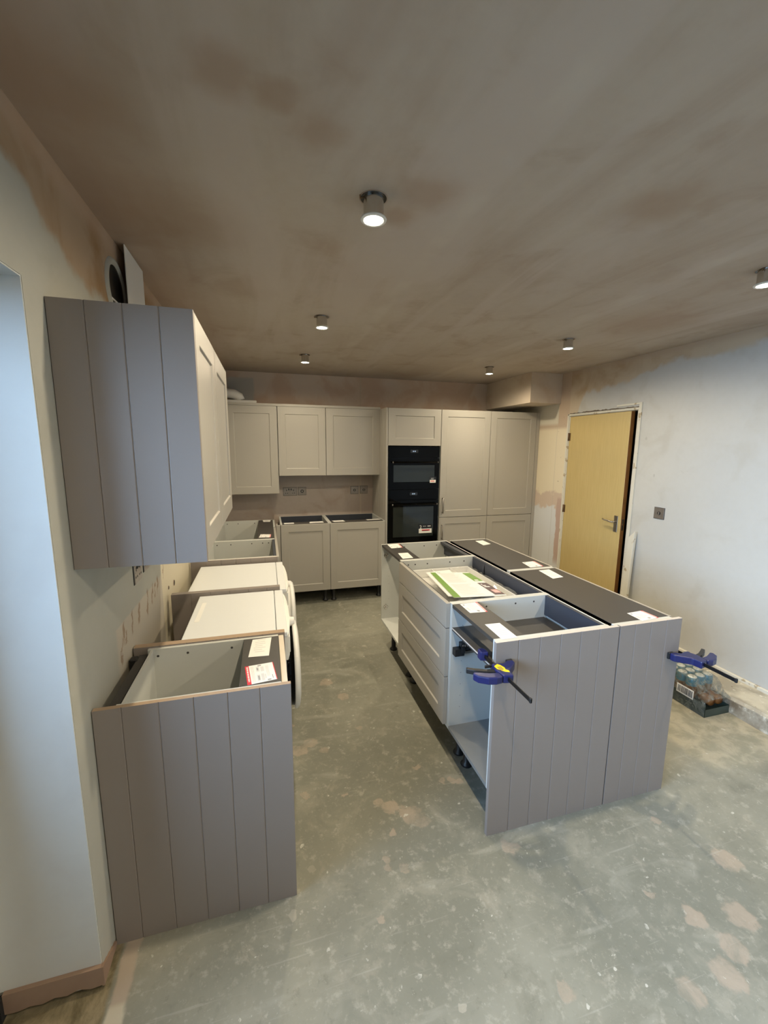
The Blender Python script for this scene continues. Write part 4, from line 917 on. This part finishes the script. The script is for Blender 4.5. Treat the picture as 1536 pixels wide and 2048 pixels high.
for j in range(ny+1):
    y = 1.735+0.40*j/ny; f = 1.0 if y > 1.84 else 0.50+0.50*max(0, (y-1.74)/0.10)
    rows.append([b.bm.verts.new((x+rnd.uniform(-.001, .001), y+rnd.uniform(-.003, .003), max(0.0005, z*f+(rnd.uniform(-.004, .004) if f == 1 else rnd.uniform(-.014, .012))*(z > .05)))) for x, z in path])
for a_, c_ in zip(rows, rows[1:]):
    for i in range(len(path)-1): b.face([a_[i], a_[i+1], c_[i+1], c_[i]], 'packfilm', False)
b.obj('film', r)
b = B(); q = [(3.1205, 1.925, 0.135), (3.1205, 1.812, 0.135), (3.1205, 1.812, 0.075), (3.1205, 1.925, 0.075)]
b.prism(q, (-0.0008, 0, 0), 'paper'); y = 1.917; rnd = random.Random(2)
while y > 1.822:
    wd = rnd.choice((.0012, .0018, .003, .004)); b.box(3.1190, 3.1196, y-wd, y, 0.084, 0.127, 'inkblack'); y -= wd+rnd.choice((.0012, .0018, .003))
b.obj('barcode_label', r)

# ------------------------------------------------------------------ downlights (pushed out of the ceiling, hanging on their clips)
spots = [(0.900, 1.42, 'chrome downlight nearest the camera, hanging below the ceiling at centre'), (0.900, 2.70, 'chrome downlight of the left row, the middle one'), (0.900, 3.82, 'chrome downlight of the left row, farthest, near the back wall'),
         (2.690, 1.44, 'chrome downlight at the right edge of the photo'), (2.690, 2.70, 'chrome downlight of the right row above the island, by the door'), (2.690, 3.82, 'chrome downlight of the right row in front of the tall cabinets')]
spots += [(x, y, None) for x in (0.900, 2.690) for y in (0.15, -1.12)]   # the rest of the grid, over and behind the viewpoint
for (x, y, lab) in spots:
    if lab: r = empty('ceiling_downlight', (x, y, 2.378), lab, 'downlight', 'ceiling downlights')
    else: r = empty('ceiling_light_fitting', (x, y, 2.378)); r['kind'] = 'structure'
    b = B(); b.lathe((x, y, 2.378), (0, 0, 1), [(.0325, .006), (.0325, .068)], 'chrome', n=32, mats=['chrome']); b.obj('can', r)
    b = B(); b.lathe((x, y, ZC), (0, 0, -1), [(.0335, .0005), (.046, .0015), (.046, .0002)], 'ceil', n=32); b.lathe((x, y, ZC), (0, 0, -1), [(.033, .0020), (.042, .0020)], 'ovenbody', n=32); b.obj('ceiling_cutout', r)
    b = B(); b.lathe((x, y, 2.378), (0, 0, 1), [(.031, .003), (.033, 0), (.041, .001), (.0425, .004), (.040, .0075), (.0325, .008)], 'plastic_white', n=36); b.obj('bezel', r)
    b = B(); b.lathe((x, y, 2.380), (0, 0, -1), [(0, 0), (.0315, -.0003)], 'lens', n=28); b.obj('lens', r)
    b = B(); b.tube([(x-.033, y-.01, 2.438), (x-.046, y-.012, 2.432), (x-.047, y-.012, 2.441)], .0022, 'brass', 8); b.obj('spring_clip', r)
    ld = bpy.data.lights.new('lamp_light', 'SPOT'); ld.energy = SPOT_W*4.0; ld.color = SPOT_COL; ld.spot_size = math.radians(176); ld.spot_blend = 0.55; ld.shadow_soft_size = 0.022
    lo = bpy.data.objects.new('lamp_light', ld); COL.objects.link(lo); lo.parent = r; lo.location = (0, 0, -0.006)
    ld = bpy.data.lights.new('lamp_beam', 'SPOT'); ld.energy = SPOT_W*3.6; ld.color = SPOT_COL; ld.spot_size = math.radians(112); ld.spot_blend = 0.9; ld.shadow_soft_size = 0.022
    lo = bpy.data.objects.new('lamp_beam', ld); COL.objects.link(lo); lo.parent = r; lo.location = (0, 0, -0.006)
